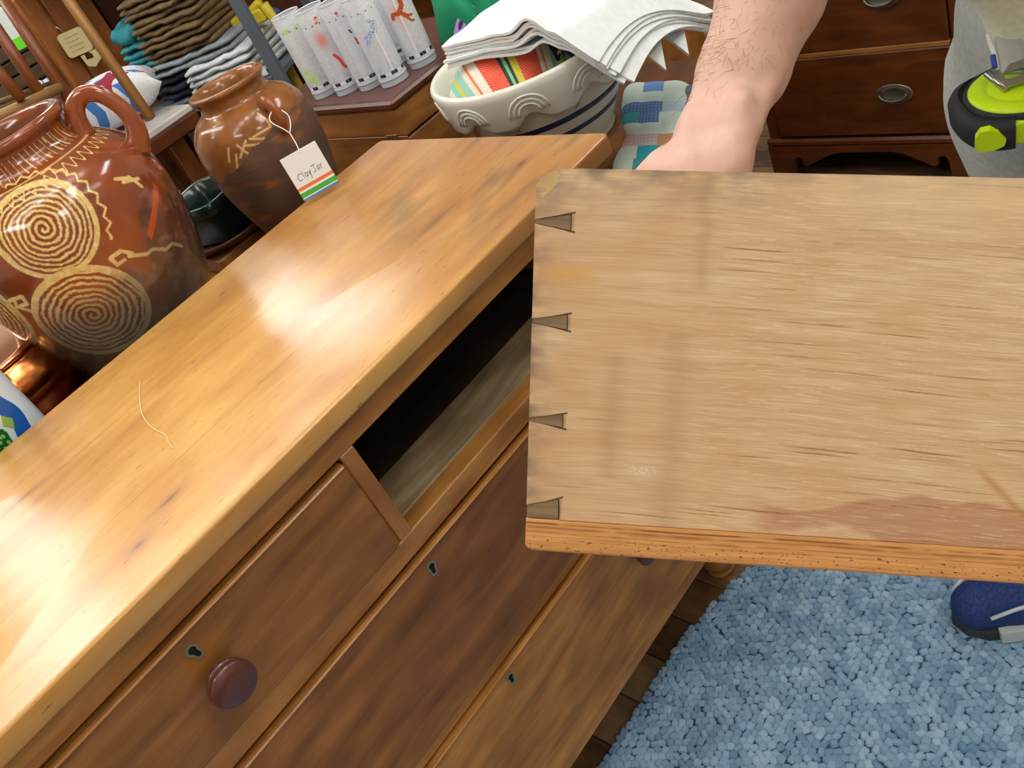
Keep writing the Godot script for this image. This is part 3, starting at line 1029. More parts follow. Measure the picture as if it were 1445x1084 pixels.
# ---------------------------------------------------------------- the man
func person() -> void:
	var t := thing("person", "man in pale grey-green trousers and blue shoes holding the bare drawer with one hairy arm", "person")
	var fw := Vector3(-0.64, 0, -0.768)
	var rt := Vector3(0.768, 0, -0.64)
	var D: Transform3D = M.drawer_frame
	var q := func(x: float, y: float, z: float) -> Vector3: return D * Vector3(x, y, z)
	# joints
	var elbow := spot(1160, -190, 0.78)
	var f1 := spot(1087, -4, 0.735)
	var f2 := spot(1048, 100, 0.715)
	var f3 := spot(1011, 186, 0.70)
	var shoulder := Vector3(0.71, 1.40, 0.30)
	var hip := Vector3(0.69, 0.95, 0.60)
	var neck := Vector3(0.56, 1.47, 0.42)
	var head := neck + Vector3(-0.05, 0.14, -0.05)
	var lsh := neck + Vector3(0, -0.06, 0) - rt * 0.19
	var lel := lsh + Vector3(0.10, -0.27, 0.10)
	var lwr := lel + Vector3(-0.06, -0.22, 0.02)
	var bones := [[hip, neck + Vector3(0, -0.12, 0), 0.085, 0.10], [neck + Vector3(0, -0.10, 0), shoulder, 0.09, 0.062], [neck + Vector3(0, -0.10, 0), lsh, 0.09, 0.062], [neck + Vector3(0, -0.08, 0), head, 0.058, 0.06],
		[shoulder, elbow, 0.058, 0.048], [lsh, lel, 0.056, 0.045], [lel, lwr, 0.042, 0.028],
		[lwr, lwr + Vector3(-0.02, -0.09, 0), 0.03, 0.028]]
	var st := body(S(), bones, 0.014, 0.05)
	# head with brow, nose, jaw, ears
	var hb := [[head + Vector3(0, 0.05, 0), head + Vector3(0, 0.05, 0) + fw * 0.02, 0.088, 0.085], [head + fw * 0.03 + Vector3(0, -0.04, 0), head + fw * 0.055 + Vector3(0, -0.065, 0), 0.06, 0.042],
		[head + fw * 0.10 + Vector3(0, 0.03, 0), head + fw * 0.115 + Vector3(0, -0.005, 0), 0.011, 0.016], [head + fw * 0.085 + rt * 0.03 + Vector3(0, 0.045, 0), head + fw * 0.085 - rt * 0.03 + Vector3(0, 0.045, 0), 0.014, 0.014],
		[head + fw * 0.088 + rt * 0.02 + Vector3(0, -0.038, 0), head + fw * 0.088 - rt * 0.02 + Vector3(0, -0.038, 0), 0.009, 0.009],
		[head + rt * 0.085 + Vector3(0, 0.03, 0), head + rt * 0.085 + Vector3(0, 0, 0), 0.018, 0.012], [head - rt * 0.085 + Vector3(0, 0.03, 0), head - rt * 0.085 + Vector3(0, 0, 0), 0.018, 0.012], [head + Vector3(0, -0.07, 0), neck, 0.055, 0.055]]
	body(st, hb, 0.005, 0.025)
	# forearm and gripping hand, drawn finely; wn is the axis across the flat of the wrist
	var wn := (q.call(0, 0, 1) - q.call(0, 0, 0) as Vector3)
	var fwn := (EX * -0.35 - EF * 0.85 + ED * -0.35).normalized() * 0.22
	var fore := [[elbow, f1, 0.050, 0.0425], [f1, f2, 0.0425, 0.0352], [f2, f3, 0.0352, 0.0298, fwn],
		[f3, q.call(0.088, 0.148, -0.425), 0.0298, 0.0300, fwn],
		[q.call(0.118, 0.205, -0.412), q.call(0.112, 0.160, -0.410), 0.011, 0.019]]
	var kn := []
	for i in 4:
		kn.append(q.call(0.106 - i * 0.0235, 0.139 - 0.003 * i + (0.004 if i == 1 else 0.0), -0.455 - 0.006 * i))
		fore.append([q.call(0.098 - i * 0.011, 0.152, -0.428), kn[i], 0.019, 0.0125])
	var lens := [0.042, 0.047, 0.043, 0.034]
	for i in 4:
		var k: Vector3 = kn[i]
		var a: Vector3 = k + D.basis * Vector3(-0.004, -0.62, -0.40).normalized() * (lens[i] as float)
		var b: Vector3 = a + D.basis * Vector3(-0.004, -1.0, 0.22).normalized() * (lens[i] as float) * 0.66
		var c: Vector3 = b + D.basis * Vector3(-0.002, -0.95, 0.35).normalized() * (lens[i] as float) * 0.5
		fore.append([k, a, 0.0108, 0.0096])
		fore.append([a, b, 0.0096, 0.0086])
		fore.append([b, c, 0.0086, 0.0074])
	# thumb, folded down over the inner face of the far side
	var t0: Vector3 = q.call(0.108, 0.162, -0.409)
	var t1: Vector3 = q.call(0.104, 0.134, -0.402)
	var t2: Vector3 = q.call(0.092, 0.106, -0.408)
	var t3: Vector3 = q.call(0.080, 0.084, -0.414)
	fore.append([t0, t1, 0.0195, 0.0145])
	fore.append([spot(1086, 118, 0.690), spot(1046, 196, 0.678), 0.0030, 0.0036])
	fore.append([spot(1098, 96, 0.694), spot(1062, 178, 0.684), 0.0026, 0.0030])
	fore.append([t1, t2, 0.0125, 0.0108])
	fore.append([t2, t3, 0.0108, 0.0085])
	var nrm := noise(60.0, 77, 2)
	body(st, fore, 0.0036, 0.011, func(p: Vector3) -> float: return nrm.get_noise_3dv(p) * 0.0007)
	var sm := mat(Color.WHITE, 0.5, 0.0, skin_tex())
	sm.uv1_triplanar = true
	sm.uv1_scale = Vector3.ONE * 5.0
	sm.subsurf_scatter_enabled = true
	sm.subsurf_scatter_strength = 0.12
	obj("body", st, sm, t)
	# dark hairs on the outside of the forearm
	var hs := S()
	for i in 420:
		var u := rng.randf()
		var along := f1.lerp(f2, u * 2.0) if u < 0.5 else f2.lerp(f3, (u - 0.5) * 2.0 * rng.randf())
		if rng.randf() < 0.42:
			along = elbow.lerp(f1, rng.randf())
		var dirf := (f3 - f1).normalized()
		var rad := lerpf(0.043, 0.033, u)
		var ang := rng.randfn(0.0, 0.55)
		var left := (-EX).slide(dirf).normalized()
		var toeye := (EYE - along).slide(dirf)
		toeye = (toeye - left * toeye.dot(left)).normalized()
		var n := (left * sin(ang + 0.75) + toeye * cos(ang + 0.75)).normalized()
		var p0 := along + n * (rad - 0.001)
		var sway := (dirf * rng.randf_range(0.5, 1.0) + left * rng.randf_range(-0.6, 0.5) + n * 0.35).normalized()
		var ln := rng.randf_range(0.006, 0.019)
		tube(hs, [p0, p0 + sway * ln * 0.5 + n * 0.0008, p0 + sway * ln], [0.00011, 0.00009, 0.00004], 3)
	var hr := obj("arm_hair", hs, mat(rgb(104, 76, 56), 0.6), t)
	hr.set_meta("kind", "stuff")
	# short hair on the head
	obj("hair", body(S(), [[head + Vector3(0, 0.075, 0) - fw * 0.02, head + Vector3(0, 0.03, 0) - fw * 0.05, 0.088, 0.075]], 0.008, 0.02), mat(rgb(72, 52, 36), 0.7), t)
	# trousers
	var ank := Vector3(0.715, 0.10, 0.585)
	var knee := Vector3(0.735, 0.50, 0.50)
	var th := Vector3(0.752, 0.84, 0.487)
	var lhip := hip - rt * 0.09 + Vector3(0, -0.08, 0)
	var lknee := lhip + Vector3(0.05, -0.40, 0.06)
	var lank := lknee + Vector3(0.06, -0.38, 0.06)
	var cl := noise(9.0, 78, 2)
	var trou := [[hip + Vector3(0, 0.06, 0), hip + Vector3(0, -0.05, 0), 0.13, 0.135], [Vector3(0.66, 0.95, 0.56) + rt * 0.07, th, 0.112, 0.10], [th, knee, 0.100, 0.088], [knee, ank, 0.086, 0.078], [hip - rt * 0.07, lhip, 0.115, 0.11], [lhip, lknee, 0.11, 0.085], [lknee, lank, 0.085, 0.078]]
	var tm := tri_mat(cloth_tex(rgb(170, 177, 174), rgb(192, 197, 191), 501), Color.WHITE, 0.9, Vector3.ONE * 16.0)
	obj("trousers", body(S(), trou, 0.013, 0.06, func(p: Vector3) -> float: return cl.get_noise_3d(p.x, p.y * 0.35, p.z) * 0.010), tm, t)
	# loose shirt, its hem hanging forward over the pocket
	var hem := spot(1462, 44, 0.80)
	var shirt := [[hip + Vector3(0, 0.10, 0), neck + Vector3(0, -0.14, 0), 0.155, 0.15], [neck + Vector3(0, -0.09, 0), shoulder, 0.10, 0.075], [neck + Vector3(0, -0.09, 0), lsh, 0.10, 0.075], [shoulder, shoulder.lerp(elbow, 0.55), 0.075, 0.07], [lsh, lsh.lerp(lel, 0.6), 0.075, 0.066],
		[hem, hem + Vector3(0.03, 0.16, 0.03), 0.034, 0.06], [hem + Vector3(0.03, 0.16, 0.03), hip + Vector3(0, 0.32, -0.02), 0.06, 0.12], [hem + EX * 0.10 + Vector3(0, 0.01, 0), hem + EX * 0.10 + Vector3(0.03, 0.15, 0.03), 0.034, 0.06]]
	obj("shirt", body(S(), shirt, 0.011, 0.05, func(p: Vector3) -> float: return cl.get_noise_3d(p.x, p.y * 0.5, p.z) * 0.008), tri_mat(cloth_tex(rgb(218, 226, 208), rgb(236, 240, 226), 502), Color.WHITE, 0.9, Vector3.ONE * 18.0), t)
	# grey webbing loop under the hem that the tape's clip hangs on
	var s0 := spot(1404, 52, 0.772)
	var s1 := spot(1411, 104, 0.766)
	var ex2 := EX * 0.075 + EF * 0.012
	var sh := S()
	sheet(sh, 8, 6, func(u: float, v: float) -> Vector3: return s0.lerp(s1, v) + ex2 * u - EF * 0.004 * sin(u * PI * 1.5) + ED * 0.004 * (1.0 - v) * sin(u * 9.0), 0.0035)
	var lo := obj("pocket_loop", sh, tri_mat(cloth_tex(rgb(176, 184, 184), rgb(200, 206, 204), 503), Color.WHITE, 0.9, Vector3.ONE * 14.0), t)
	lo.set_meta("label", "frayed grey webbing loop")
	obj("frayed_edge", tube(S(), curve3([spot(1394, 48, 0.768), spot(1398, 62, 0.768), spot(1403, 76, 0.766), spot(1407, 98, 0.764)], 4), 0.0022, 6), mat(rgb(226, 230, 226), 0.9), lo)
	obj("blue_stitch", tube(S(), [spot(1401, 78, 0.764), spot(1404, 96, 0.762)], 0.0022, 6), mat(rgb(44, 74, 168), 0.8), lo)
	# shoes
	shoe(t, Vector3(0.532, 0.0125, 0.374), Vector3(0.64, 0, 0.768), true)
	shoe(t, Vector3(0.532, 0.0125, 0.374) + Vector3(0.03, 0, 0.30), Vector3(0.60, 0, 0.80), false)


func shoe(parent: Node, toe: Vector3, back: Vector3, right: bool) -> void:
	var side := Vector3.UP.cross(back).normalized() * (1.0 if right else -1.0)
	var xf := Transform3D(Basis(back, Vector3.UP, back.cross(Vector3.UP)), toe)
	var out := S()
	var pl := PackedVector2Array()
	for p in [[0.0, 0.0], [0.012, 0.030], [0.04, 0.047], [0.085, 0.053], [0.14, 0.046], [0.20, 0.038], [0.26, 0.037], [0.285, 0.022], [0.292, 0.0], [0.285, -0.022], [0.26, -0.034], [0.20, -0.034], [0.14, -0.040], [0.085, -0.048], [0.04, -0.044], [0.012, -0.026]]:
		pl.append(Vector2(p[0], p[1]))
	prism(out, pl, 0.0, 0.020)
	var flat := Transform3D(Basis(Vector3.RIGHT, Vector3.FORWARD, Vector3.UP), Vector3.ZERO)
	var up := body(S(), [[xf * Vector3(0.042, 0.036, 0), xf * Vector3(0.10, 0.042, 0), 0.040, 0.046], [xf * Vector3(0.10, 0.045, 0), xf * Vector3(0.17, 0.075, 0), 0.044, 0.042], [xf * Vector3(0.17, 0.07, 0), xf * Vector3(0.25, 0.06, 0), 0.042, 0.038], [xf * Vector3(0.235, 0.05, 0), xf * Vector3(0.235, 0.105, 0), 0.038, 0.042]], 0.006, 0.02, func(p: Vector3) -> float: return maxf(0.030 - p.y, 0.0) * 0.6)
	var n := noise(40.0, 88, 3)
	var um := tri_mat(paint(256, 256, func(u: float, v: float) -> Color:
		var c := rgb(22, 44, 104).lerp(rgb(36, 72, 148), clampf(0.5 + n.get_noise_2d(u * 0.4, v * 0.4) * 1.0, 0, 1))
		return c.darkened(0.25) if (int(u * 128) + int(v * 128)) % 2 == 0 else c), Color.WHITE, 0.75, Vector3.ONE * 9.0)
	var s := obj("shoe", up, um, parent)
	s.set_meta("label", "blue mesh running shoe with pale reflective stripes")
	obj("sole", out, mat(rgb(52, 56, 58), 0.8), s, xf * flat)
	var pale := PackedVector2Array()
	for p in [[0.055, 0.055], [0.10, 0.058], [0.16, 0.051], [0.22, 0.042], [0.22, 0.034], [0.10, 0.044], [0.055, 0.042]]:
		pale.append(Vector2(p[0], p[1] * -1.0))
	obj("midsole", prism(S(), pale, 0.003, 0.028), mat(rgb(190, 198, 196), 0.7), s, xf * flat)
	for k in [[0.045, 0.062, -0.046, 0.115, 0.070, -0.042], [0.045, 0.070, 0.036, 0.012, 0.052, 0.024]]:
		var a := xf * Vector3(k[0], k[1], k[2] * -1.0)
		var b := xf * Vector3(k[3], k[4], k[5] * -1.0)
		obj("stripe", tube(S(), [a, a.lerp(b, 0.5) + Vector3.UP * 0.002, b], 0.0034, 6), mat(rgb(196, 206, 210), 0.4), s)


func skin_tex() -> ImageTexture:
	var n := noise(1.0, 601, 3)
	var n2 := noise(1.0, 602, 2)
	return paint(384, 384, func(u: float, v: float) -> Color:
		var k := n.get_noise_2d(u * 9.0, v * 9.0)
		var f := n2.get_noise_2d(u * 120.0, v * 120.0)
		var c := rgb(212, 174, 154).lerp(rgb(204, 156, 140), clampf(0.5 + k * 0.9, 0, 1))
		return c.lerp(rgb(222, 192, 174), clampf(0.3 + f * 0.5, 0, 1) * 0.5))


func cloth_tex(a: Color, b: Color, sd: int) -> ImageTexture:
	var n := noise(1.0, sd, 2)
	return paint(256, 256, func(u: float, v: float) -> Color:
		var w := 0.5 + 0.25 * sin(u * TAU * 48.0) + 0.25 * sin(v * TAU * 48.0)
		return a.lerp(b, clampf(w * 0.6 + 0.2 + n.get_noise_2d(u * 6.0, v * 6.0) * 0.6, 0.0, 1.0)))


# ---------------------------------------------------------------- tape measure
func tape_measure() -> void:
	var c := spot(1442, 122, 0.765)
	var toeye := (EYE - c).normalized()
	var n := (toeye * 0.50 - ED.slide(toeye).normalized() * 0.866).normalized()
	var ax := EX.slide(n).normalized()
	var t := thing("tape_measure", "lime green and black tape measure hooked by its steel clip to the man's pocket loop", "tape measure", c)
	t.basis = Basis(ax, n, ax.cross(n)) * Basis.from_scale(Vector3.ONE * 0.93)      # local y is out of the round face, z towards the camera's side
	var lime := mat(rgb(196, 232, 10), 0.35)
	var rubber := mat(rgb(30, 34, 38), 0.75)
	# y from 0 (face) down to -0.044
	obj("case", top_board(0.112, 0.026, 0.098, 0.036, 0.006), lime, t, T(Vector3(0.004, -0.017, 0.0)))
	var grip := S()
	var ring_o := []
	var ring_i := []
	for k in 29:
		var a := deg_to_rad(108.0 + 167.0 * k / 28.0)
		var e := Vector2(cos(a), -sin(a))
		ring_o.append(Vector2(signf(e.x) * pow(absf(e.x), 0.72) * 0.0595, signf(e.y) * pow(absf(e.y), 0.72) * 0.0525))
	# a rubber jacket round the left, front-left and top of the case, chamfered
	for lay in [[-0.0315, 0.955, -0.028, 1.0], [-0.028, 1.0, -0.010, 1.02], [-0.010, 1.02, -0.003, 0.965], [-0.003, 0.965, 0.0, 0.87], [0.0, 0.87, -0.003, 0.80]]:
		for k in 28:
			var p: Vector2 = ring_o[k]
			var q2: Vector2 = ring_o[k + 1]
			quad(grip, Vector3(p.x * lay[1], lay[0], p.y * lay[1] * -1.0), Vector3(q2.x * lay[1], lay[0], q2.y * lay[1] * -1.0), Vector3(q2.x * lay[3], lay[2], q2.y * lay[3] * -1.0), Vector3(p.x * lay[3], lay[2], p.y * lay[3] * -1.0), Vector3(p.x, 0.02 if lay[1] < 1.0 and lay[0] > -0.02 else 0.0, -p.y))
	for e in [0, 28]:
		var p: Vector2 = ring_o[e]
		tri_out(grip, Vector3(p.x * 0.8, -0.003, -p.y * 0.8), Vector3(p.x, -0.028, -p.y), Vector3(p.x * 1.02, -0.01, -p.y * 1.02), Vector3(1, 0, 1))
	obj("rubber_grip", grip, rubber, t)
	obj("face_disc", lathe(S(), [Vector2(0, 0.0035), Vector2(0.028, 0.0035), Vector2(0.029, 0.0028), Vector2(0.030, 0.0035), Vector2(0.043, 0.003), Vector2(0.0455, 0.0005), Vector2(0.0455, -0.006)], 48), lime, t)
	obj("black_rim", lathe(S(), [Vector2(0.0458, 0.0002), Vector2(0.0485, 0.0008), Vector2(0.050, -0.0025), Vector2(0.050, -0.008)], 48), rubber, t)
	# lock button on the side that faces the camera
	var btn := PackedVector2Array()
	for p in [[-0.016, -0.006], [-0.012, -0.012], [0.004, -0.012], [0.014, -0.008], [0.016, -0.002], [0.008, 0.008], [0.000, 0.012], [-0.010, 0.011], [-0.015, 0.004]]:
		btn.append(Vector2(p[0], p[1]))
	obj("lock_button", prism(S(), btn, 0.0, 0.009), lime, t, Transform3D(Basis.from_euler(Vector3(0, deg_to_rad(-20), 0)) * Basis.from_scale(Vector3(0.8, 0.92, 1)), Vector3(-0.0435, -0.0145, 0.0405)))
	# steel belt clip: a plate with a slot, its end rolled
	var clip := S()
	var plate := PackedVector2Array([Vector2(-0.020, 0.012), Vector2(0.045, 0.012), Vector2(0.045, -0.012), Vector2(-0.012, -0.012)])
	var hole := PackedVector2Array()
	for k in 16:
		var a := TAU * k / 16.0
		hole.append(Vector2((0.0085 if cos(a) > 0 else -0.0085) * 0.7 + cos(a) * 0.0038, sin(a) * 0.0038))
	var split := PackedVector2Array([Vector2(-0.020, 0.012), Vector2(0.045, 0.012), Vector2(0.045, 0.0), hole[0], hole[1], hole[2], hole[3], hole[4], hole[5], hole[6], hole[7], hole[8], Vector2(-0.016, 0.0)])
	var split2 := PackedVector2Array([Vector2(-0.016, 0.0), hole[8], hole[9], hole[10], hole[11], hole[12], hole[13], hole[14], hole[15], hole[0], Vector2(0.045, 0.0), Vector2(0.045, -0.012), Vector2(-0.012, -0.012)])
	prism(clip, split, 0.0, 0.0014)
	prism(clip, split2, 0.0, 0.0014)
	var curl := []
	for k in 9:
		var a := PI * 0.5 - k * PI * 1.45 / 8.0
		curl.append(Vector2(cos(a), sin(a)) * 0.003)
	tube(clip, [Vector3(-0.0205, 0.0125, -0.0022), Vector3(-0.0115, -0.0125, -0.0022)], 0.0034, 12)
	var steel := mat(rgb(176, 178, 176), 0.28, 1.0)
	obj("belt_clip", clip, steel, t, Transform3D(Basis(Vector3.RIGHT, Vector3(0, 0.42, -0.91).normalized(), Vector3(0, 0.91, 0.42).normalized()), Vector3(-0.004, 0.0125, -0.004)))
	obj("clip_foot", bx(Vector3(0.014, 0.012, 0.022), 0.002, Vector3(0.039, 0.006, -0.004)), steel, t)


# ---------------------------------------------------------------- small mahogany chest behind the arm
func oval_pull(parent: Node, y: float, z: float) -> void:
	var xf := T(Vector3(-0.0115, y, z), Vector3(0, 0, 90))
	var p := obj("oval_backplate", lathe(S(), [Vector2(0, 0.0025), Vector2(0.55, 0.0025), Vector2(0.62, 0.0042), Vector2(0.72, 0.0042), Vector2(0.78, 0.0022), Vector2(0.92, 0.0035), Vector2(1.0, 0.0015), Vector2(1.0, 0.0)].map(func(v: Vector2) -> Vector2: return Vector2(v.x * 0.047, v.y)), 40, Transform3D(Basis.from_scale(Vector3(0.58, 1, 1)), Vector3.ZERO)), M.pewter, parent, xf)
	p.set_meta("label", "oval pewter-coloured drawer pull")
	var pts := []
	for k in 13:
		var a := PI * k / 12.0
		pts.append(Vector3(-0.0115 - 0.012 - 0.004 * sin(a), y + 0.004 - 0.017 * sin(a), z + cos(a) * 0.034))
	obj("bail", tube(S(), pts, 0.0026, 8), M.pewter, parent)


func far_chest() -> void:
	var X := 1.80
	var zl := -0.565
	var zr := -0.004
	var t := thing("mahogany_chest", "dark mahogany chest with oval metal pulls and scrolled bracket feet, behind the man's arm", "chest of drawers", Vector3(X, 0, 0))
	var zc := (zl + zr) / 2
	var w := zr - zl
	obj("carcass", bx(Vector3(0.43, 0.94, w - 0.004), 0.003, Vector3(0.235, 0.595, zc)), M.mahogany, t)
	obj("chest_top", bx(Vector3(0.48, 0.025, w + 0.04), 0.006, Vector3(0.225, 1.078, zc)), M.mahogany, t)
	for s in [zl + 0.018, zr - 0.018]:
		obj("corner_post", bx(Vector3(0.03, 0.94, 0.036), 0.003, Vector3(0.012, 0.595, s)), M.mahogany_up, t)
	var ys := [0.161, 0.391, 0.405, 0.650, 0.664, 0.86, 0.874, 1.05]
	for k in 4:
		var y0: float = ys[k * 2]
		var y1: float = ys[k * 2 + 1]
		var d := obj("drawer", bx(Vector3(0.022, y1 - y0, w - 0.076), 0.003, Vector3(0.001, (y0 + y1) / 2, zc)), M.mahogany, t)
		for z in [-0.184]:
			oval_pull(d, (y0 + y1) / 2 + (0.002 if k == 0 else 0.0), z)
		if k < 3:
			obj("rail", bx(Vector3(0.026, 0.0135, w - 0.074), 0.002, Vector3(0.004, (y1 + ys[k * 2 + 2]) / 2, zc)), M.walnut, t)
	# base moulding and the scrolled apron with its feet, cut from one board
	obj("base_moulding", bx(Vector3(0.05, 0.022, w + 0.02), 0.006, Vector3(0.012, 0.142, zc)), M.mahogany, t)
	var ap := PackedVector2Array()
	var half := w / 2 + 0.006
	var prof := [[0.0, 0.112], [0.07, 0.112], [0.105, 0.104], [0.135, 0.088], [0.155, 0.078], [0.168, 0.070], [0.180, 0.068], [0.188, 0.074], [0.189, 0.084], [0.186, 0.090], [0.194, 0.098], [0.208, 0.096], [0.214, 0.084], [0.220, 0.04], [0.225, 0.0], [half, 0.0], [half, 0.132]]
	for p in prof:
		ap.append(Vector2(p[0], p[1]))
	for i in range(prof.size() - 1, -1, -1):
		if prof[i][0] > 0.0:
			ap.append(Vector2(-prof[i][0], prof[i][1]))
	obj("bracket_apron", prism(S(), ap, -0.011, 0.011), M.mahogany_x, t, Transform3D(Basis(Vector3(0, 0, 1), Vector3.UP, Vector3(-1, 0, 0)), Vector3(-0.002, 0, zc)))
	for z in [zl + 0.006, zr - 0.006]:
		obj("side_apron", bx(Vector3(0.42, 0.13, 0.016), 0.002, Vector3(0.225, 0.066, z)), M.mahogany, t)
	obj("back_apron", bx(Vector3(0.016, 0.13, w - 0.03), 0.002, Vector3(0.43, 0.066, zc)), M.mahogany, t)
	for z in [zl + 0.045, zr - 0.045]:
		obj("foot", bx(Vector3(0.05, 0.132, 0.05), 0.003, Vector3(0.39, 0.066, z)), M.mahogany, t)


func pine_chest() -> void:
	var t := thing("pine_box", "brown planked wooden chest standing between the crockery bowl and the mahogany chest", "chest", Vector3(1.30, 0, -0.80))
	obj("carcass", bx(Vector3(0.30, 0.70, 0.50), 0.003, Vector3(0.155, 0.37, 0)), M.walnut, t)
	for k in 4:
		obj("plank", bx(Vector3(0.02, 0.158, 0.50), 0.004, Vector3(-0.003, 0.105 + k * 0.162, 0)), M.walnut, t)
	obj("lid", bx(Vector3(0.34, 0.03, 0.54), 0.005, Vector3(0.15, 0.735, 0)), M.walnut, t)
	for z in [-0.22, 0.22]:
		for x in [0.03, 0.28]:
			obj("foot", bx(Vector3(0.05, 0.03, 0.05), 0.003, Vector3(x, 0.015, z)), M.walnut, t)


# ---------------------------------------------------------------- tables behind the chest
const TY := 0.80    # top of the display table behind the chest
const RY := 0.70    # top of the lower table at its end


func table(label: String, x0: float, x1: float, z0: float, z1: float, y: float, wood: Material) -> void:
	var t := thing("display_table", label, "table", Vector3((x0 + x1) / 2, 0, (z0 + z1) / 2))
	obj("tabletop", bx(Vector3(x1 - x0, 0.03, z1 - z0), 0.004, Vector3(0, y - 0.015, 0)), wood, t)
	obj("apron", bx(Vector3(x1 - x0 - 0.08, 0.08, z1 - z0 - 0.08), 0.003, Vector3(0, y - 0.07, 0)), wood, t)
	for sx in [-1.0, 1.0]:
		for sz in [-1.0, 1.0]:
			obj("leg", bx(Vector3(0.05, y - 0.03, 0.05), 0.004, Vector3(sx * ((x1 - x0) / 2 - (0.20 if sx > 0.0 else 0.045)), (y - 0.03) / 2, sz * ((z1 - z0) / 2 - 0.045))), wood, t)


func tables() -> void:
	table("dark wooden display table behind the chest, carrying the two big jars", -0.66, 0.60, -1.10, -0.495, TY, M.walnut)
	table("low dark wooden table carrying the white bowl and the glasses box", 0.62, 1.20, -1.115, -0.11, RY, M.mahogany)


# ---------------------------------------------------------------- the big slip-trailed jug
func seg_dist(p: Vector2, pts: Array) -> float:
	var best := 1e9
	for i in range(pts.size() - 1):
		var a: Vector2 = pts[i]
		var ab: Vector2 = pts[i + 1] - a
		var t := clampf((p - a).dot(ab) / ab.length_squared(), 0.0, 1.0)
		best = minf(best, p.distance_squared_to(a + ab * t))
	return sqrt(best)


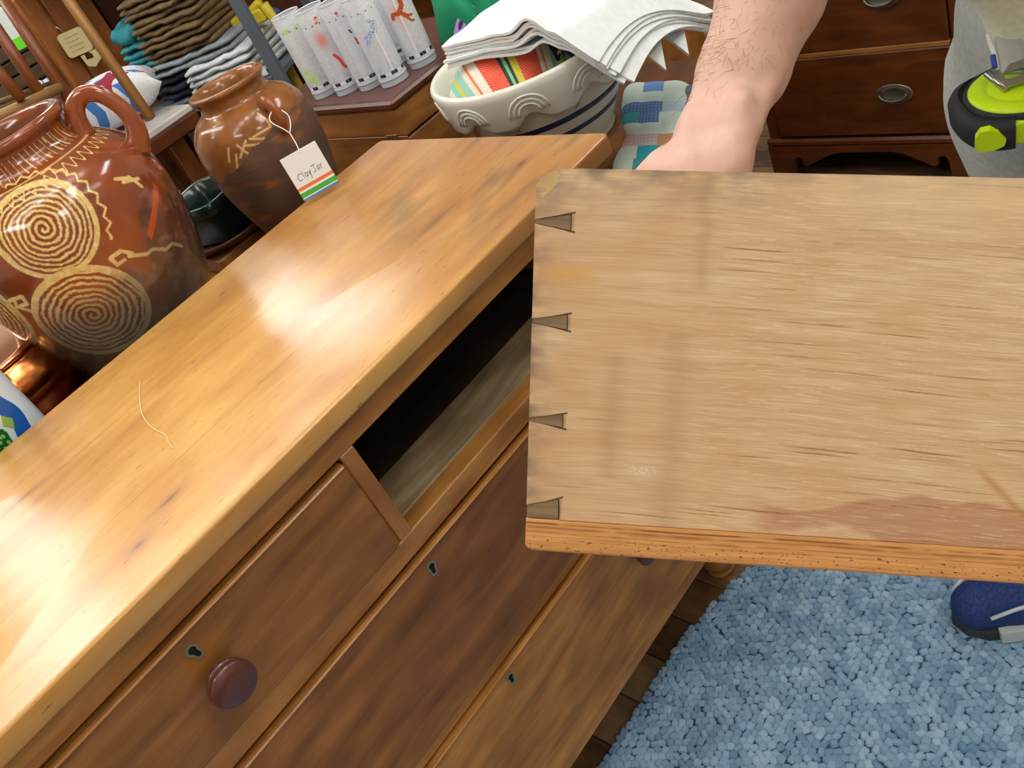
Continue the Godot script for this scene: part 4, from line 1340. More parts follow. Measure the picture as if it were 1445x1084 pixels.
func jug() -> void:
	var at := Vector3(0.084, TY, -0.668)
	var t := thing("slip_trailed_jug", "large glazed red-brown pottery jug with cream slip spirals and a looped handle", "jug", at)
	t.scale = Vector3.ONE * 1.06
	var pts := [Vector2(0.0, 0.0), Vector2(0.098, 0.0), Vector2(0.104, 0.008), Vector2(0.122, 0.06), Vector2(0.146, 0.13), Vector2(0.161, 0.20), Vector2(0.161, 0.258), Vector2(0.148, 0.302), Vector2(0.120, 0.330), Vector2(0.098, 0.345), Vector2(0.090, 0.358), Vector2(0.090, 0.370), Vector2(0.097, 0.376), Vector2(0.099, 0.383), Vector2(0.094, 0.389), Vector2(0.086, 0.385), Vector2(0.080, 0.367), Vector2(0.088, 0.342), Vector2(0.135, 0.29), Vector2(0.146, 0.21), Vector2(0.09, 0.03), Vector2(0.0, 0.02)]
	var prof := smooth_prof(pts, 5)
	var total := 0.0
	var arc := [0.0]
	for i in range(1, prof.size()):
		total += (prof[i] as Vector2).distance_to(prof[i - 1])
		arc.append(total)
	# radius at an arc length, and arc length at a height of the outer wall
	var rad_at := func(s: float) -> float:
		var k: int = clampi(arc.bsearch(s), 1, arc.size() - 1)
		var f: float = clampf((s - arc[k - 1]) / maxf(arc[k] - arc[k - 1], 1e-6), 0, 1)
		return lerpf(prof[k - 1].x, prof[k].x, f)
	var s_of := func(y: float) -> float:
		for i in range(11, prof.size()):
			if prof[i].y >= y:
				return arc[i]
		return total
	var rows := []
	var W := 1024
	var H := 1024
	var smax: float = s_of.call(0.387)
	var vtop := smax / total
	for y in H:
		rows.append(rad_at.call((y + 0.5) / H * total))
	var ce := -13.6    # turn (degrees) of the side that faces the room's front
	var s1: float = s_of.call(0.283)
	var s2: float = s_of.call(0.158)
	var s3: float = s_of.call(0.205)
	var neck: float = s_of.call(0.334)
	var neck2: float = s_of.call(0.355)
	var medal := [[-23.0, s1, 0.064, 1.0, 9.0], [-32.0, s2, 0.073, 1.0, 9.0], [-86.0, s3, 0.070, 1.0, 9.0], [100.0, s1, 0.068, 1.0, 9.0], [170.0, s2, 0.07, 1.0, 9.0], [225.0, s1, 0.068, 1.0, 9.0]]
	var n1 := noise(1.0, 701, 3)
	var n2 := noise(1.0, 702, 2)
	var n3 := noise(1.0, 703, 3)
	var cream := rgb(214, 188, 112)
	var glaze := rgb(116, 56, 28)
	var maroon := rgb(84, 50, 42)
	var ash := rgb(106, 92, 72)
	var curls := [[[-60.0, 0.214], [-56.0, 0.222], [-52.0, 0.216], [-53.0, 0.208], [-57.0, 0.210]], [[2.0, 0.192], [-2.0, 0.204], [-8.0, 0.202], [-7.0, 0.192], [-3.0, 0.192]], [[0.0, 0.194], [8.0, 0.182], [12.0, 0.186], [19.0, 0.170], [24.0, 0.168], [30.0, 0.150]], [[20.0, 0.285], [26.0, 0.272]], [[22.0, 0.275], [31.0, 0.258]], [[27.0, 0.268], [29.0, 0.250]], [[-57.0, 0.222], [-59.0, 0.206], [-54.0, 0.195], [-56.0, 0.180]]]
	var curl_pts := []
	for c in curls:
		var l := []
		for p in c:
			l.append(Vector2(deg_to_rad(p[0]) * 0.152, s_of.call(p[1])))
		curl_pts.append(l)
	var tex := paint(W, H, func(u: float, v: float) -> Color:
		var s := v * total
		if v > vtop + 0.02:
			return rgb(112, 62, 34)
		var r: float = rows[mini(int(v * H), H - 1)]
		var ang := rad_to_deg(u * TAU)
		if ang > 180.0:
			ang -= 360.0
		var ax := deg_to_rad(ang) * 0.152
		var k := n1.get_noise_3d(sin(u * TAU) * 1.6, cos(u * TAU) * 1.6, s * 12.0)
		var c := glaze.lerp(rgb(140, 70, 34), clampf(0.45 + k * 1.2, 0, 1))
		# bare, smoke-darkened lower body with a slanting edge
		var edge := 0.165 + 0.085 * clampf((ang + 22.0) / 50.0, 0.0, 1.0) + n2.get_noise_2d(ax * 12.0, s * 9.0) * 0.05
		var low := smoothstep(edge + 0.012, edge - 0.012, s - 0.098)
		var mot := n3.get_noise_3d(sin(u * TAU) * 5.0, cos(u * TAU) * 5.0, s * 34.0)
		c = c.lerp(maroon.lerp(rgb(128, 98, 84), clampf(mot * 1.7, 0, 1)), low * 0.9)
		c = c.lerp(ash, smoothstep(0.22, 0.13, s - 0.098) * (0.6 + 0.35 * clampf(mot * 2.0 + 0.3, 0, 1)))
		if ang > 14.0 and ang < 38.0:
			var sc := absf((s - s_of_c(0.213, arc, prof)) - (ang - 26.0) * 0.0018)
			if sc < 0.006:
				c = c.lerp(rgb(186, 72, 22), 0.85)
		var slip := 0.0
		for m in medal:
			var dx: float = deg_to_rad(wrapf(ang - m[0], -180.0, 180.0)) * r
			var dy: float = s - m[1]
			var d := sqrt(dx * dx + dy * dy)
			if d > (m[2] as float) * 1.45:
				continue
			var a := atan2(dy, dx)
			if d < m[2] * 1.04:
				var turns: float = d / (m[2] as float) * (m[4] as float) - a / TAU + n2.get_noise_2d(dx * 30.0 + (m[0] as float), dy * 30.0) * 0.35
				var f := absf(fposmod(turns, 1.0) - 0.5) * 2.0
				slip = maxf(slip, smoothstep(0.42, 0.62, f + n2.get_noise_2d(dx * 160.0, dy * 160.0) * 0.25))
				if d > m[2] * 0.93:
					slip = 1.0
			var zz: float = m[2] * (1.22 + 0.055 * (absf(fposmod(a * 26.0 / TAU, 1.0) - 0.5) * 4.0 - 1.0))
			if a > -0.75 and a < 1.75 and absf(d - zz) < 0.0020 and m[1] == s1:
				slip = 1.0
		# wavy line round the shoulder, hatch strokes round the neck
		var wav := neck - 0.016 + 0.0075 * sin(ax * 330.0)
		if absf(s - wav) < 0.0021:
			slip = 1.0
		if absf(s - neck) < 0.0012:
			slip = maxf(slip, 0.75)
		if s > neck + 0.010 and s < neck2 + 0.012:
			var hatch := fposmod(ax * 74.0 + (s - neck) * 14.0 + n2.get_noise_2d(ax * 60.0, 1.0) * 0.4, 1.0)
			if hatch < 0.20:
				slip = maxf(slip, 0.9)
		for l in curl_pts:
			if absf(ax - l[0].x) < 0.12 and absf(s - l[0].y) < 0.12:
				if seg_dist(Vector2(ax, s), l) < 0.0026:
					slip = 1.0
		if slip > 0.0:
			var sc2 := cream.lerp(rgb(236, 216, 150), clampf(n2.get_noise_2d(ax * 90.0, s * 90.0) + 0.3, 0, 1))
			c = c.lerp(sc2.lerp(ash.lightened(0.16), maxf(low * 0.7, smoothstep(0.235, 0.165, s - 0.098) * 0.85)), slip * 0.92)
		return c)
	var m := mat(Color.WHITE, 0.16, 0.0, tex)
	m.clearcoat_enabled = true
	m.clearcoat = 0.6
	m.clearcoat_roughness = 0.06
	var bump := NoiseTexture2D.new()
	bump.noise = noise(0.012, 705, 3)
	bump.width = 256
	bump.height = 256
	bump.seamless = true
	m.heightmap_enabled = true
	m.heightmap_scale = 0.12
	m.heightmap_texture = bump
	obj("pot", lathe(S(), prof, 72), m, t)
	# strap handle from the neck out and down to the shoulder
	var hm := mat(rgb(138, 66, 28), 0.15)
	hm.clearcoat_enabled = true
	hm.clearcoat_roughness = 0.06
	var dir := Vector3(sin(deg_to_rad(55.0)), 0, cos(deg_to_rad(55.0)))
	var hp := []
	for p in [[0.100, 0.338], [0.105, 0.358], [0.116, 0.374], [0.133, 0.381], [0.151, 0.373], [0.163, 0.353], [0.168, 0.330], [0.164, 0.308], [0.150, 0.288]]:
		hp.append(dir * p[0] + Vector3.UP * p[1])
	var c2 := curve3(hp, 5)
	var rr := []
	for i in c2.size():
		var f := float(i) / (c2.size() - 1)
		rr.append(0.0118 + 0.007 * pow(absf(f - 0.5) * 2.0, 3.0))
	obj("handle", tube(S(), c2, rr, 16, 0.72, dir.cross(Vector3.UP)), hm, t)


func s_of_c(y: float, arc: Array, prof: Array) -> float:
	for i in range(11, prof.size()):
		if prof[i].y >= y:
			return arc[i]
	return 0.0


# ---------------------------------------------------------------- the taller jar with its price tag
func jar() -> void:
	var at := Vector3(0.440, TY, -0.664)
	var t := thing("storage_jar", "brown half-glazed pottery jar with a small lug handle and a shop tag", "jar", at)
	t.scale = Vector3.ONE * 0.97
	var pts := [Vector2(0.0, 0.0), Vector2(0.070, 0.0), Vector2(0.074, 0.006), Vector2(0.086, 0.05), Vector2(0.102, 0.11), Vector2(0.110, 0.160), Vector2(0.1115, 0.200), Vector2(0.106, 0.234), Vector2(0.090, 0.257), Vector2(0.072, 0.269), Vector2(0.0645, 0.276), Vector2(0.0635, 0.287), Vector2(0.067, 0.294), Vector2(0.071, 0.298), Vector2(0.071, 0.304), Vector2(0.064, 0.305), Vector2(0.055, 0.292), Vector2(0.056, 0.272), Vector2(0.09, 0.245), Vector2(0.110, 0.19), Vector2(0.07, 0.03), Vector2(0.0, 0.02)]
	var prof := smooth_prof(pts, 5)
	var total := 0.0
	var arc := [0.0]
	for i in range(1, prof.size()):
		total += (prof[i] as Vector2).distance_to(prof[i - 1])
		arc.append(total)
	var ys := []
	for j in 641:
		var s := j / 640.0 * total
		var k: int = clampi(arc.bsearch(s), 1, arc.size() - 1)
		ys.append(lerpf(prof[k - 1].y, prof[k].y, clampf((s - arc[k - 1]) / maxf(arc[k] - arc[k - 1], 1e-6), 0, 1)) if k <= 62 else 0.30)
	var n1 := noise(1.0, 721, 3)
	var n2 := noise(1.0, 722, 2)
	var strokes := []
	for c in [[[-62, 0.205], [-56, 0.225]], [[-58, 0.185], [-52, 0.210]], [[-50, 0.205], [-38, 0.222]], [[-47, 0.222], [-40, 0.200]], [[-40, 0.215], [-22, 0.205]], [[-34, 0.228], [-20, 0.212]], [[-44, 0.190], [-38, 0.178]], [[-14, 0.252], [-11, 0.238], [-12, 0.228]], [[-30, 0.222], [-14, 0.226]]]:
		var l := []
		for p in c:
			l.append(Vector2(deg_to_rad(p[0]) * 0.115, s_of_c(p[1], arc, prof)))
		strokes.append(l)
	var tex := paint(640, 640, func(u: float, v: float) -> Color:
		var s := v * total
		var ang := rad_to_deg(u * TAU)
		if ang > 180.0:
			ang -= 360.0
		var ax := deg_to_rad(ang) * 0.115
		var k := n1.get_noise_3d(sin(u * TAU) * 1.5, cos(u * TAU) * 1.5, s * 14.0)
		var c := rgb(122, 74, 38).lerp(rgb(146, 94, 50), clampf(0.5 + k, 0, 1))
		# the glaze was poured: it stops on a slant and the clay below is bare
		var lim := lerpf(0.165, 0.228, clampf((ang + 100.0) / 90.0, 0.0, 1.0)) + n2.get_noise_2d(ax * 20.0, 2.0) * 0.006
		var y: float = ys[int(v * 640.0)]
		var low := smoothstep(lim + 0.003, lim - 0.003, y)
		var throw_lines := n2.get_noise_2d(ax * 6.0, s * 220.0)
		var bare := rgb(104, 76, 58).lerp(rgb(84, 60, 46), clampf(0.5 + k * 0.9 + throw_lines * 0.5, 0, 1))
		bare = bare.lerp(rgb(150, 88, 44), clampf(n1.get_noise_2d(ax * 9.0 + 3.0, s * 22.0) * 2.2 - 0.35, 0, 0.85))
		c = c.lerp(bare, low)
		if low < 0.6 and y < 0.32:
			for l in strokes:
				if seg_dist(Vector2(ax, s), l) < 0.0021:
					c = rgb(198, 166, 104)
		return c)
	var rough := paint(256, 256, func(u: float, v: float) -> Color:
		var s := v * total
		var ang := rad_to_deg(u * TAU)
		if ang > 180.0:
			ang -= 360.0
		var lim := lerpf(0.165, 0.228, clampf((ang + 100.0) / 90.0, 0.0, 1.0))
		var r := lerpf(0.13, 0.6, smoothstep(lim + 0.006, lim - 0.006, ys[int(v * 640.0)]))
		return Color(r, r, r))
	var m := mat(Color.WHITE, 1.0, 0.0, tex)
	m.roughness_texture = rough
	var bump := NoiseTexture2D.new()
	bump.noise = noise(0.02, 725, 3)
	bump.width = 256
	bump.height = 256
	m.heightmap_enabled = true
	m.heightmap_scale = 0.10
	m.heightmap_texture = bump
	obj("pot", lathe(S(), prof, 64), m, t)
	var hm := mat(rgb(146, 84, 42), 0.16)
	# lug: a small upright loop on the shoulder
	var a0 := deg_to_rad(-4.0)
	var dir := Vector3(sin(a0), 0, cos(a0))
	var hp := []
	for p in [[0.086, 0.254], [0.100, 0.264], [0.115, 0.259], [0.122, 0.243], [0.120, 0.227], [0.107, 0.215]]:
		hp.append(dir * p[0] + Vector3.UP * p[1])
	var c2 := curve3(hp, 5)
	obj("lug_handle", tube(S(), c2, 0.0125, 14, 0.6, dir.cross(Vector3.UP)), hm, t)
	# shop tag hanging on a white string from the lug
	var g := thing("price_tag", "white shop tag with orange, green and blue stripes hanging on a string from the jar", "tag", spot(437, 242, 1.372))
	var tx := Vector3(0.89, 0, 0.455).normalized()
	var ty := Vector3(0.03, 1.0, -0.10)
	ty = (ty - tx * ty.dot(tx)).normalized()
	g.basis = Basis(tx, ty, tx.cross(ty))
	var txt := [[[0.29, 0.46], [0.24, 0.43], [0.18, 0.47], [0.16, 0.53], [0.19, 0.58], [0.26, 0.57]], [[0.34, 0.41], [0.34, 0.57]], [[0.46, 0.48], [0.41, 0.48], [0.39, 0.53], [0.42, 0.57], [0.46, 0.53]], [[0.46, 0.48], [0.47, 0.57]], [[0.51, 0.48], [0.53, 0.55], [0.58, 0.47]], [[0.58, 0.47], [0.53, 0.64]], [[0.66, 0.42], [0.78, 0.41]], [[0.73, 0.42], [0.73, 0.54], [0.69, 0.57], [0.66, 0.54]], [[0.86, 0.47], [0.81, 0.48], [0.80, 0.53], [0.82, 0.56], [0.86, 0.52]], [[0.86, 0.47], [0.87, 0.56]], [[0.91, 0.47], [0.92, 0.56]], [[0.915, 0.50], [0.97, 0.46]]]
	var strokes2 := []
	for l in txt:
		var q := []
		for p in l:
			q.append(Vector2(p[0] * 0.86 + 0.02, p[1]))
		strokes2.append(q)
	var tt := paint(224, 256, func(u: float, v: float) -> Color:
		var c := rgb(236, 238, 240)
		if v > 0.70 and v < 0.775:
			c = rgb(236, 122, 58)
		elif v > 0.82 and v < 0.93:
			c = rgb(74, 178, 66)
		elif v >= 0.955:
			c = rgb(76, 140, 220)
		for l in strokes2:
			if seg_dist(Vector2(u, v), l) < 0.0095:
				c = c.lerp(rgb(96, 96, 100), 0.75)
		return c)
	var st := S()
	var uvf := func(v: Vector3) -> Vector2: return Vector2(v.x / 0.062 + 0.5, 0.5 - v.y / 0.073)
	box(st, Vector3(0.062, 0.073, 0.0012), 0.0004, Transform3D.IDENTITY, uvf)
	obj("card", st, mat(Color.WHITE, 0.6, 0.0, tt), g)
	var inv := g.transform.affine_inverse()
	var top := Vector3(0.002, 0.031, 0.001)
	var kn: Vector3 = inv * spot(409, 188, 1.365)
	var sp := S()
	tube(sp, curve3([top, top.lerp(kn, 0.5) + Vector3(0.001, 0, 0.001), kn], 4), 0.0009, 6)
	tube(sp, curve3([kn, inv * spot(398, 181, 1.362), inv * spot(386, 175, 1.366), inv * spot(380, 168, 1.372), inv * spot(383, 158, 1.385)], 4), 0.0009, 6)
	tube(sp, curve3([kn, inv * spot(410, 175, 1.368), inv * spot(407, 163, 1.376), inv * spot(398, 156, 1.388)], 4), 0.0009, 6)
	obj("string", sp, mat(rgb(226, 220, 212), 0.9), g)


# ---------------------------------------------------------------- planter between the jars
func planter() -> void:
	var p := spot(312, 312, 1.70)
	var block := obj("wooden_riser", bx(Vector3(0.16, 0.03, 0.16), 0.003, Vector3(0, 0.015, 0)), M.walnut, null, T(Vector3(p.x, TY, p.z)))
	tag(block, "plain brown wooden riser under the green planter's saucer", "riser")
	var sa := obj("saucer", lathe(S(), smooth_prof([Vector2(0, 0.0), Vector2(0.06, 0.0), Vector2(0.085, 0.006), Vector2(0.100, 0.022), Vector2(0.104, 0.024), Vector2(0.102, 0.018), Vector2(0.075, 0.008), Vector2(0, 0.008)], 4), 40), mat(rgb(96, 58, 48), 0.3), null, T(Vector3(p.x, TY + 0.03, p.z)))
	tag(sa, "purplish brown glazed saucer under the green planter", "saucer")
	var t := thing("planter", "dark green glazed square planter standing between the two brown jars", "planter", Vector3(p.x, TY + 0.039, p.z), deg_to_rad(20))
	var st := S()
	var ring := func(hw: float, y: float) -> Array:
		var o := []
		for k in 40:
			var a := TAU * k / 40.0
			var e := Vector2(cos(a), sin(a))
			o.append(Vector3(signf(e.x) * pow(absf(e.x), 0.45) * hw, y, signf(e.y) * pow(absf(e.y), 0.45) * hw))
		return o
	var lv := [[0.001, 0.0], [0.050, 0.0], [0.056, 0.006], [0.070, 0.062], [0.073, 0.066], [0.074, 0.084], [0.071, 0.087], [0.065, 0.084], [0.060, 0.05], [0.05, 0.02], [0.001, 0.02]]
	for i in lv.size() - 1:
		var a: Array = ring.call(lv[i][0], lv[i][1])
		var b: Array = ring.call(lv[i + 1][0], lv[i + 1][1])
		for k in 40:
			var k2 := (k + 1) % 40
			var o := Vector3(a[k].x, 0, a[k].z) * (1.0 if i < 6 else -1.0)
			if i == 0:
				o = Vector3.DOWN
			elif i == lv.size() - 2 or i == 6:
				o = Vector3.UP
			quad(st, a[k], a[k2], b[k2], b[k], o)
	obj("pot", st, mat(rgb(16, 40, 34), 0.18), t)


# ---------------------------------------------------------------- copper, tray and mug at the left
func copper() -> void:
	var tray := thing("wooden_tray", "dark red-brown turned wooden tray under the copper pot", "tray", Vector3(-0.120, TY, -0.720))
	obj("body", lathe(S(), smooth_prof([Vector2(0, 0.03), Vector2(0.10, 0.03), Vector2(0.10, 0.0), Vector2(0.06, 0.0), Vector2(0.12, 0.03), Vector2(0.150, 0.052), Vector2(0.163, 0.066), Vector2(0.164, 0.074), Vector2(0.158, 0.076), Vector2(0.143, 0.064), Vector2(0.12, 0.05), Vector2(0, 0.05)].slice(3), 4), 56), mat(rgb(70, 30, 22), 0.28), tray)
	var t := thing("copper_pot", "polished copper pot with a flat lid, left of the big jug", "pot", Vector3(-0.130, TY + 0.051, -0.735))
	var cm := mat(rgb(226, 140, 80), 0.18, 1.0)
	obj("body", lathe(S(), smooth_prof([Vector2(0, 0.0), Vector2(0.085, 0.0), Vector2(0.108, 0.010), Vector2(0.122, 0.040), Vector2(0.122, 0.070), Vector2(0.112, 0.092), Vector2(0.102, 0.102)], 5), 56), cm, t)
	obj("lid", lathe(S(), [Vector2(0.100, 0.102), Vector2(0.107, 0.102), Vector2(0.109, 0.105), Vector2(0.107, 0.109), Vector2(0.100, 0.110), Vector2(0.060, 0.113), Vector2(0, 0.115)], 56), mat(rgb(226, 158, 120), 0.14, 1.0), t)
	# travel mug in front, white with a green crocodile by blue water
	var m := thing("printed_mug", "white mug printed with a spotted green crocodile and blue water, beside the copper pot", "mug", Vector3(-0.187, TY, -0.553))
	var croc := rgb(20, 104, 48)
	var spotc := rgb(150, 206, 70)
	var tex := paint(512, 384, func(u: float, v: float) -> Color:
		var x := u * 0.28
		var y := (1.0 - v) * 0.185
		var c := rgb(226, 240, 250)
		# river band down one side, with pale scales
		var bank := 0.1215 + 0.004 * sin(y * 110.0)
		if x > bank - 0.012 and x < bank + 0.010:
			c = rgb(24, 92, 182)
			if sin(x * 2200.0) * sin(y * 2200.0) > 0.3:
				c = rgb(40, 116, 200)
		for l in [[0.106, 0.10], [0.112, 0.127], [0.109, 0.055]]:
			var q := Vector2(x - l[0], (y - l[1]) * 0.8)
			if absf(q.x) + absf(q.y) < 0.0075:
				c = rgb(150, 196, 84)
		# the crocodile: body, tail, legs
		var body_l := [Vector2(0.074, 0.035), Vector2(0.086, 0.060), Vector2(0.080, 0.088), Vector2(0.083, 0.112), Vector2(0.076, 0.135)]
		var d := seg_dist(Vector2(x, y), body_l)
		var leg := minf(seg_dist(Vector2(x, y), [Vector2(0.083, 0.105), Vector2(0.096, 0.112), Vector2(0.099, 0.122)]), seg_dist(Vector2(x, y), [Vector2(0.084, 0.066), Vector2(0.097, 0.070), Vector2(0.100, 0.060)]))
		if d < 0.0105 or leg < 0.0045:
			c = croc
			var g := Vector2(fposmod(x * 130.0, 1.0) - 0.5, fposmod(y * 130.0 + floorf(x * 130.0) * 0.5, 1.0) - 0.5)
			if g.length() < 0.3:
				c = spotc
		if seg_dist(Vector2(x, y), [Vector2(0.062, 0.148), Vector2(0.070, 0.144)]) < 0.002:
			c = rgb(160, 30, 70)
		return c)
	var mb := mat(Color.WHITE, 0.25, 0.0, tex)
	obj("body", lathe(S(), [Vector2(0.0442, 0.180), Vector2(0.0442, 0.178), Vector2(0.0445, 0.176), Vector2(0.0445, 0.004), Vector2(0.042, 0.0), Vector2(0, 0)].map(func(v: Vector2) -> Vector2: return v), 48), mb, m)
	obj("rim_band", lathe(S(), [Vector2(0.0446, 0.177), Vector2(0.0452, 0.178), Vector2(0.0452, 0.183), Vector2(0.044, 0.184)], 48), mat(rgb(168, 172, 176), 0.3, 0.8), m)
	obj("lid", lathe(S(), smooth_prof([Vector2(0.0445, 0.182), Vector2(0.058, 0.184), Vector2(0.062, 0.189), Vector2(0.061, 0.202), Vector2(0.054, 0.209), Vector2(0.03, 0.213), Vector2(0, 0.214)], 4), 48), mat(rgb(18, 20, 22), 0.35), m)
	m.rotation.y = deg_to_rad(-140)
	m.scale = Vector3(1.06, 1.2, 1.06)


# ---------------------------------------------------------------- the big white bowl and its cloths
func bowl() -> void:
	var C := Vector3(0.800, RY + 0.062, -0.335)
	var rs := obj("wooden_riser", lathe(S(), smooth_prof([Vector2(0, 0), Vector2(0.108, 0), Vector2(0.112, 0.006), Vector2(0.112, 0.054), Vector2(0.108, 0.0615), Vector2(0, 0.0615)], 4), 40), M.walnut, null, T(Vector3(C.x, RY, C.z)))
	tag(rs, "round dark wooden riser under the big cream bowl", "riser")
	var t := thing("mixing_bowl", "large cream stoneware bowl with raised arches round its rim and two navy stripes", "bowl", C)
	t.scale = Vector3.ONE * 0.97
	var cm := mat(rgb(226, 226, 212), 0.22)
	var under := mat(rgb(206, 204, 190), 0.3)
	obj("body", lathe(S(), smooth_prof([Vector2(0, 0), Vector2(0.100, 0), Vector2(0.104, 0.006), Vector2(0.112, 0.02), Vector2(0.135, 0.062), Vector2(0.156, 0.105), Vector2(0.163, 0.130), Vector2(0.163, 0.15)], 4), 64), under, t)
	# rim band: hangs proud of the wall, its lower edge waved
	var n := 144
	var st := S()
	var lv := [[0.158, 0.112, 1.0], [0.172, 0.106, 1.0], [0.178, 0.114, 0.8], [0.186, 0.168, 0.0], [0.187, 0.178, 0.0], [0.183, 0.184, 0.0], [0.176, 0.183, 0.0], [0.172, 0.176, 0.0], [0.160, 0.13, 0.0], [0.13, 0.06, 0.0], [0.08, 0.022, 0.0], [0.0, 0.02, 0.0]]
	var pt := func(i: int, k: int) -> Vector3:
		var a := TAU * k / n
		var w := pow(absf(sin(a * 5.0)), 4.0) * 0.022 * (lv[i][2] as float)
		return Vector3(sin(a) * lv[i][0], lv[i][1] + w, cos(a) * lv[i][0])
	for i in lv.size() - 1:
		for k in n:
			var a: Vector3 = pt.call(i, k)
			var b: Vector3 = pt.call(i, k + 1)
			var d: Vector3 = pt.call(i + 1, k)
			var e: Vector3 = pt.call(i + 1, k + 1)
			var o := Vector3(a.x, 0, a.z) if i < 5 else Vector3(-a.x, 0.02, -a.z)
			if i == 0:
				o = Vector3.DOWN
			quad(st, a, b, e, d, o)
	obj("rim_band", st, cm, t)
	for k in 10:
		var ac := TAU * (k + 0.5) / 10.0
		var ar := S()
		for r in [0.019, 0.027, 0.035]:
			var pl := []
			for j in 11:
				var f := PI * j / 10.0
				var y: float = 0.131 + sin(f) * (r as float) * 0.95
				var aa := ac + cos(f) * (r as float) / 0.184
				var rr: float = 0.178 + (y - 0.114) / 0.054 * 0.008
				pl.append(Vector3(sin(aa) * rr, y, cos(aa) * rr))
			tube(ar, pl, 0.0022, 6)
		obj("raised_arch", ar, cm, t)
	var navy := mat(rgb(22, 26, 66), 0.25)
	for y in [0.078, 0.048]:
		var r0: float = lerpf(0.112, 0.135, (y - 0.02) / 0.042) + 0.0012 if y < 0.062 else lerpf(0.135, 0.156, (y - 0.062) / 0.043) + 0.0012
		obj("navy_stripe", lathe(S(), [Vector2(r0 - 0.0006, y), Vector2(r0 + 0.0003, y + 0.0003), Vector2(r0 + 0.0050, y + 0.0115), Vector2(r0 + 0.0044, y + 0.012)], 64), navy, t)
	for k in 9:       # pressed leaf shapes above the upper stripe
		var a := TAU * k / 9.0 + 0.2
		var lf := S()
		for s in [-0.5, -0.25, 0.0, 0.25, 0.5]:
			var p0 := Vector3(sin(a) * 0.150, 0.094, cos(a) * 0.150)
			var a2: float = a + s * 0.22
			var p1 := Vector3(sin(a2) * 0.1635, 0.122 - absf(s) * 0.012, cos(a2) * 0.1635)
			tube(lf, [p0, p0.lerp(p1, 0.5) * Vector3(1.01, 1, 1.01), p1], [0.0012, 0.0022, 0.001], 5)
		obj("leaf_relief", lf, under, t)
	# folded striped cloth heaped in the bowl
	var rainbow := [[0.0, rgb(236, 188, 160)], [0.05, rgb(214, 214, 190)], [0.08, rgb(130, 196, 180)], [0.11, rgb(206, 196, 80)], [0.13, rgb(150, 200, 186)], [0.17, rgb(232, 224, 208)], [0.20, rgb(232, 128, 84)], [0.215, rgb(236, 226, 212)], [0.27, rgb(230, 70, 42)], [0.40, rgb(40, 66, 58)], [0.425, rgb(140, 200, 150)], [0.45, rgb(40, 66, 58)], [0.47, rgb(214, 206, 70)], [0.52, rgb(230, 70, 42)], [0.66, rgb(238, 224, 208)], [0.69, rgb(232, 120, 80)], [0.70, rgb(238, 228, 214)], [0.74, rgb(120, 200, 186)], [0.78, rgb(224, 208, 70)], [0.81, rgb(130, 200, 190)], [0.84, rgb(238, 228, 214)], [0.87, rgb(232, 110, 70)], [0.885, rgb(238, 228, 214)], [0.94, rgb(214, 72, 52)], [1.01, rgb(200, 60, 50)]]
	var stripes := paint(512, 256, func(u: float, v: float) -> Color:
		var c: Color = rainbow[0][1]
		for r in rainbow:
			if u >= (r[0] as float):
				c = r[1]
		var twill := fposmod(u * 60.0 + v * 46.0, 1.0)
		if (u > 0.27 and u < 0.40) or (u > 0.52 and u < 0.66):
			c = c.lerp(rgb(250, 214, 196), 0.75 if twill < 0.22 else 0.0)
		elif twill < 0.5:
			c = c.lightened(0.07)
		return c)
	var sm := mat(Color.WHITE, 0.92, 0.0, stripes)
	var heap := C + Vector3(0, 0.135, 0)
	var e1 := Vector3(0.76, 0, 0.65)      # along the picture's left to right
	var e2 := Vector3(0.65, 0, -0.76)
	var cl := thing("striped_cloth", "coral, yellow and turquoise striped woven cloth heaped in the bowl", "cloth", Vector3.ZERO)
	obj("folds", sheet(S(), 40, 24, func(u: float, v: float) -> Vector3:
		var x := (u - 0.5) * 2.0
		var y := (v - 0.5) * 2.0
		var r2 := minf(x * x * 0.9 + y * y * 0.8, 1.0)
		var h := 0.115 * pow(1.0 - r2 * 0.96, 0.6)
		var k := sqrt(maxf(1.0 - 0.5 * y * y, 0.0))
		return heap + e1 * (x * 0.134 * k - 0.030) + e2 * (y * 0.125 * sqrt(1.0 - 0.5 * x * x)) + Vector3.UP * (h - 0.034 + 0.004 * sin(x * 9.0)), 0.006), sm, cl)
	var n2 := noise(1.0, 811, 2)
	var purple := paint(256, 256, func(u: float, v: float) -> Color:
		var c := rgb(44, 16, 52)
		var g := Vector2(fposmod(u * 12.0, 1.0) - 0.5, fposmod(v * 9.0 + floorf(u * 12.0) * 0.5, 1.0) - 0.5)
		if g.length() < 0.11:
			c = rgb(220, 214, 226)
		elif g.length() < 0.3:
			c = rgb(74, 26, 74)
		var edge := absf(fposmod(u * 3.0 + 0.02 * sin(v * 120.0), 1.0) - 0.5)
		if edge < 0.05:
			c = rgb(196, 56, 40)
		elif edge < 0.075:
			c = rgb(190, 170, 60)
		return c)
	var pc := thing("purple_cloth", "dark purple patterned cloth tucked behind the striped cloth in the bowl", "cloth", Vector3.ZERO)
	obj("folds", sheet(S(), 24, 24, func(u: float, v: float) -> Vector3:
		var x := (u - 0.5) * 2.0
		var y := (v - 0.5) * 2.0
		return heap + e1 * (0.048 + x * 0.060) + e2 * (0.005 + y * 0.09) + Vector3.UP * (0.088 - 0.062 * absf(x) - 0.055 * y * y + 0.006 * sin(x * 8.0 + y * 5.0)), 0.006), mat(Color.WHITE, 0.9, 0.0, purple), pc)
	# teal and lilac cloths on the far side of the bowl
	var gp := spot(676, 12, 1.80)
	var tc := thing("green_bag", "bright green cloth bag with a lilac spotted strap behind the white napkins", "bag", Vector3(gp.x, RY, gp.z))
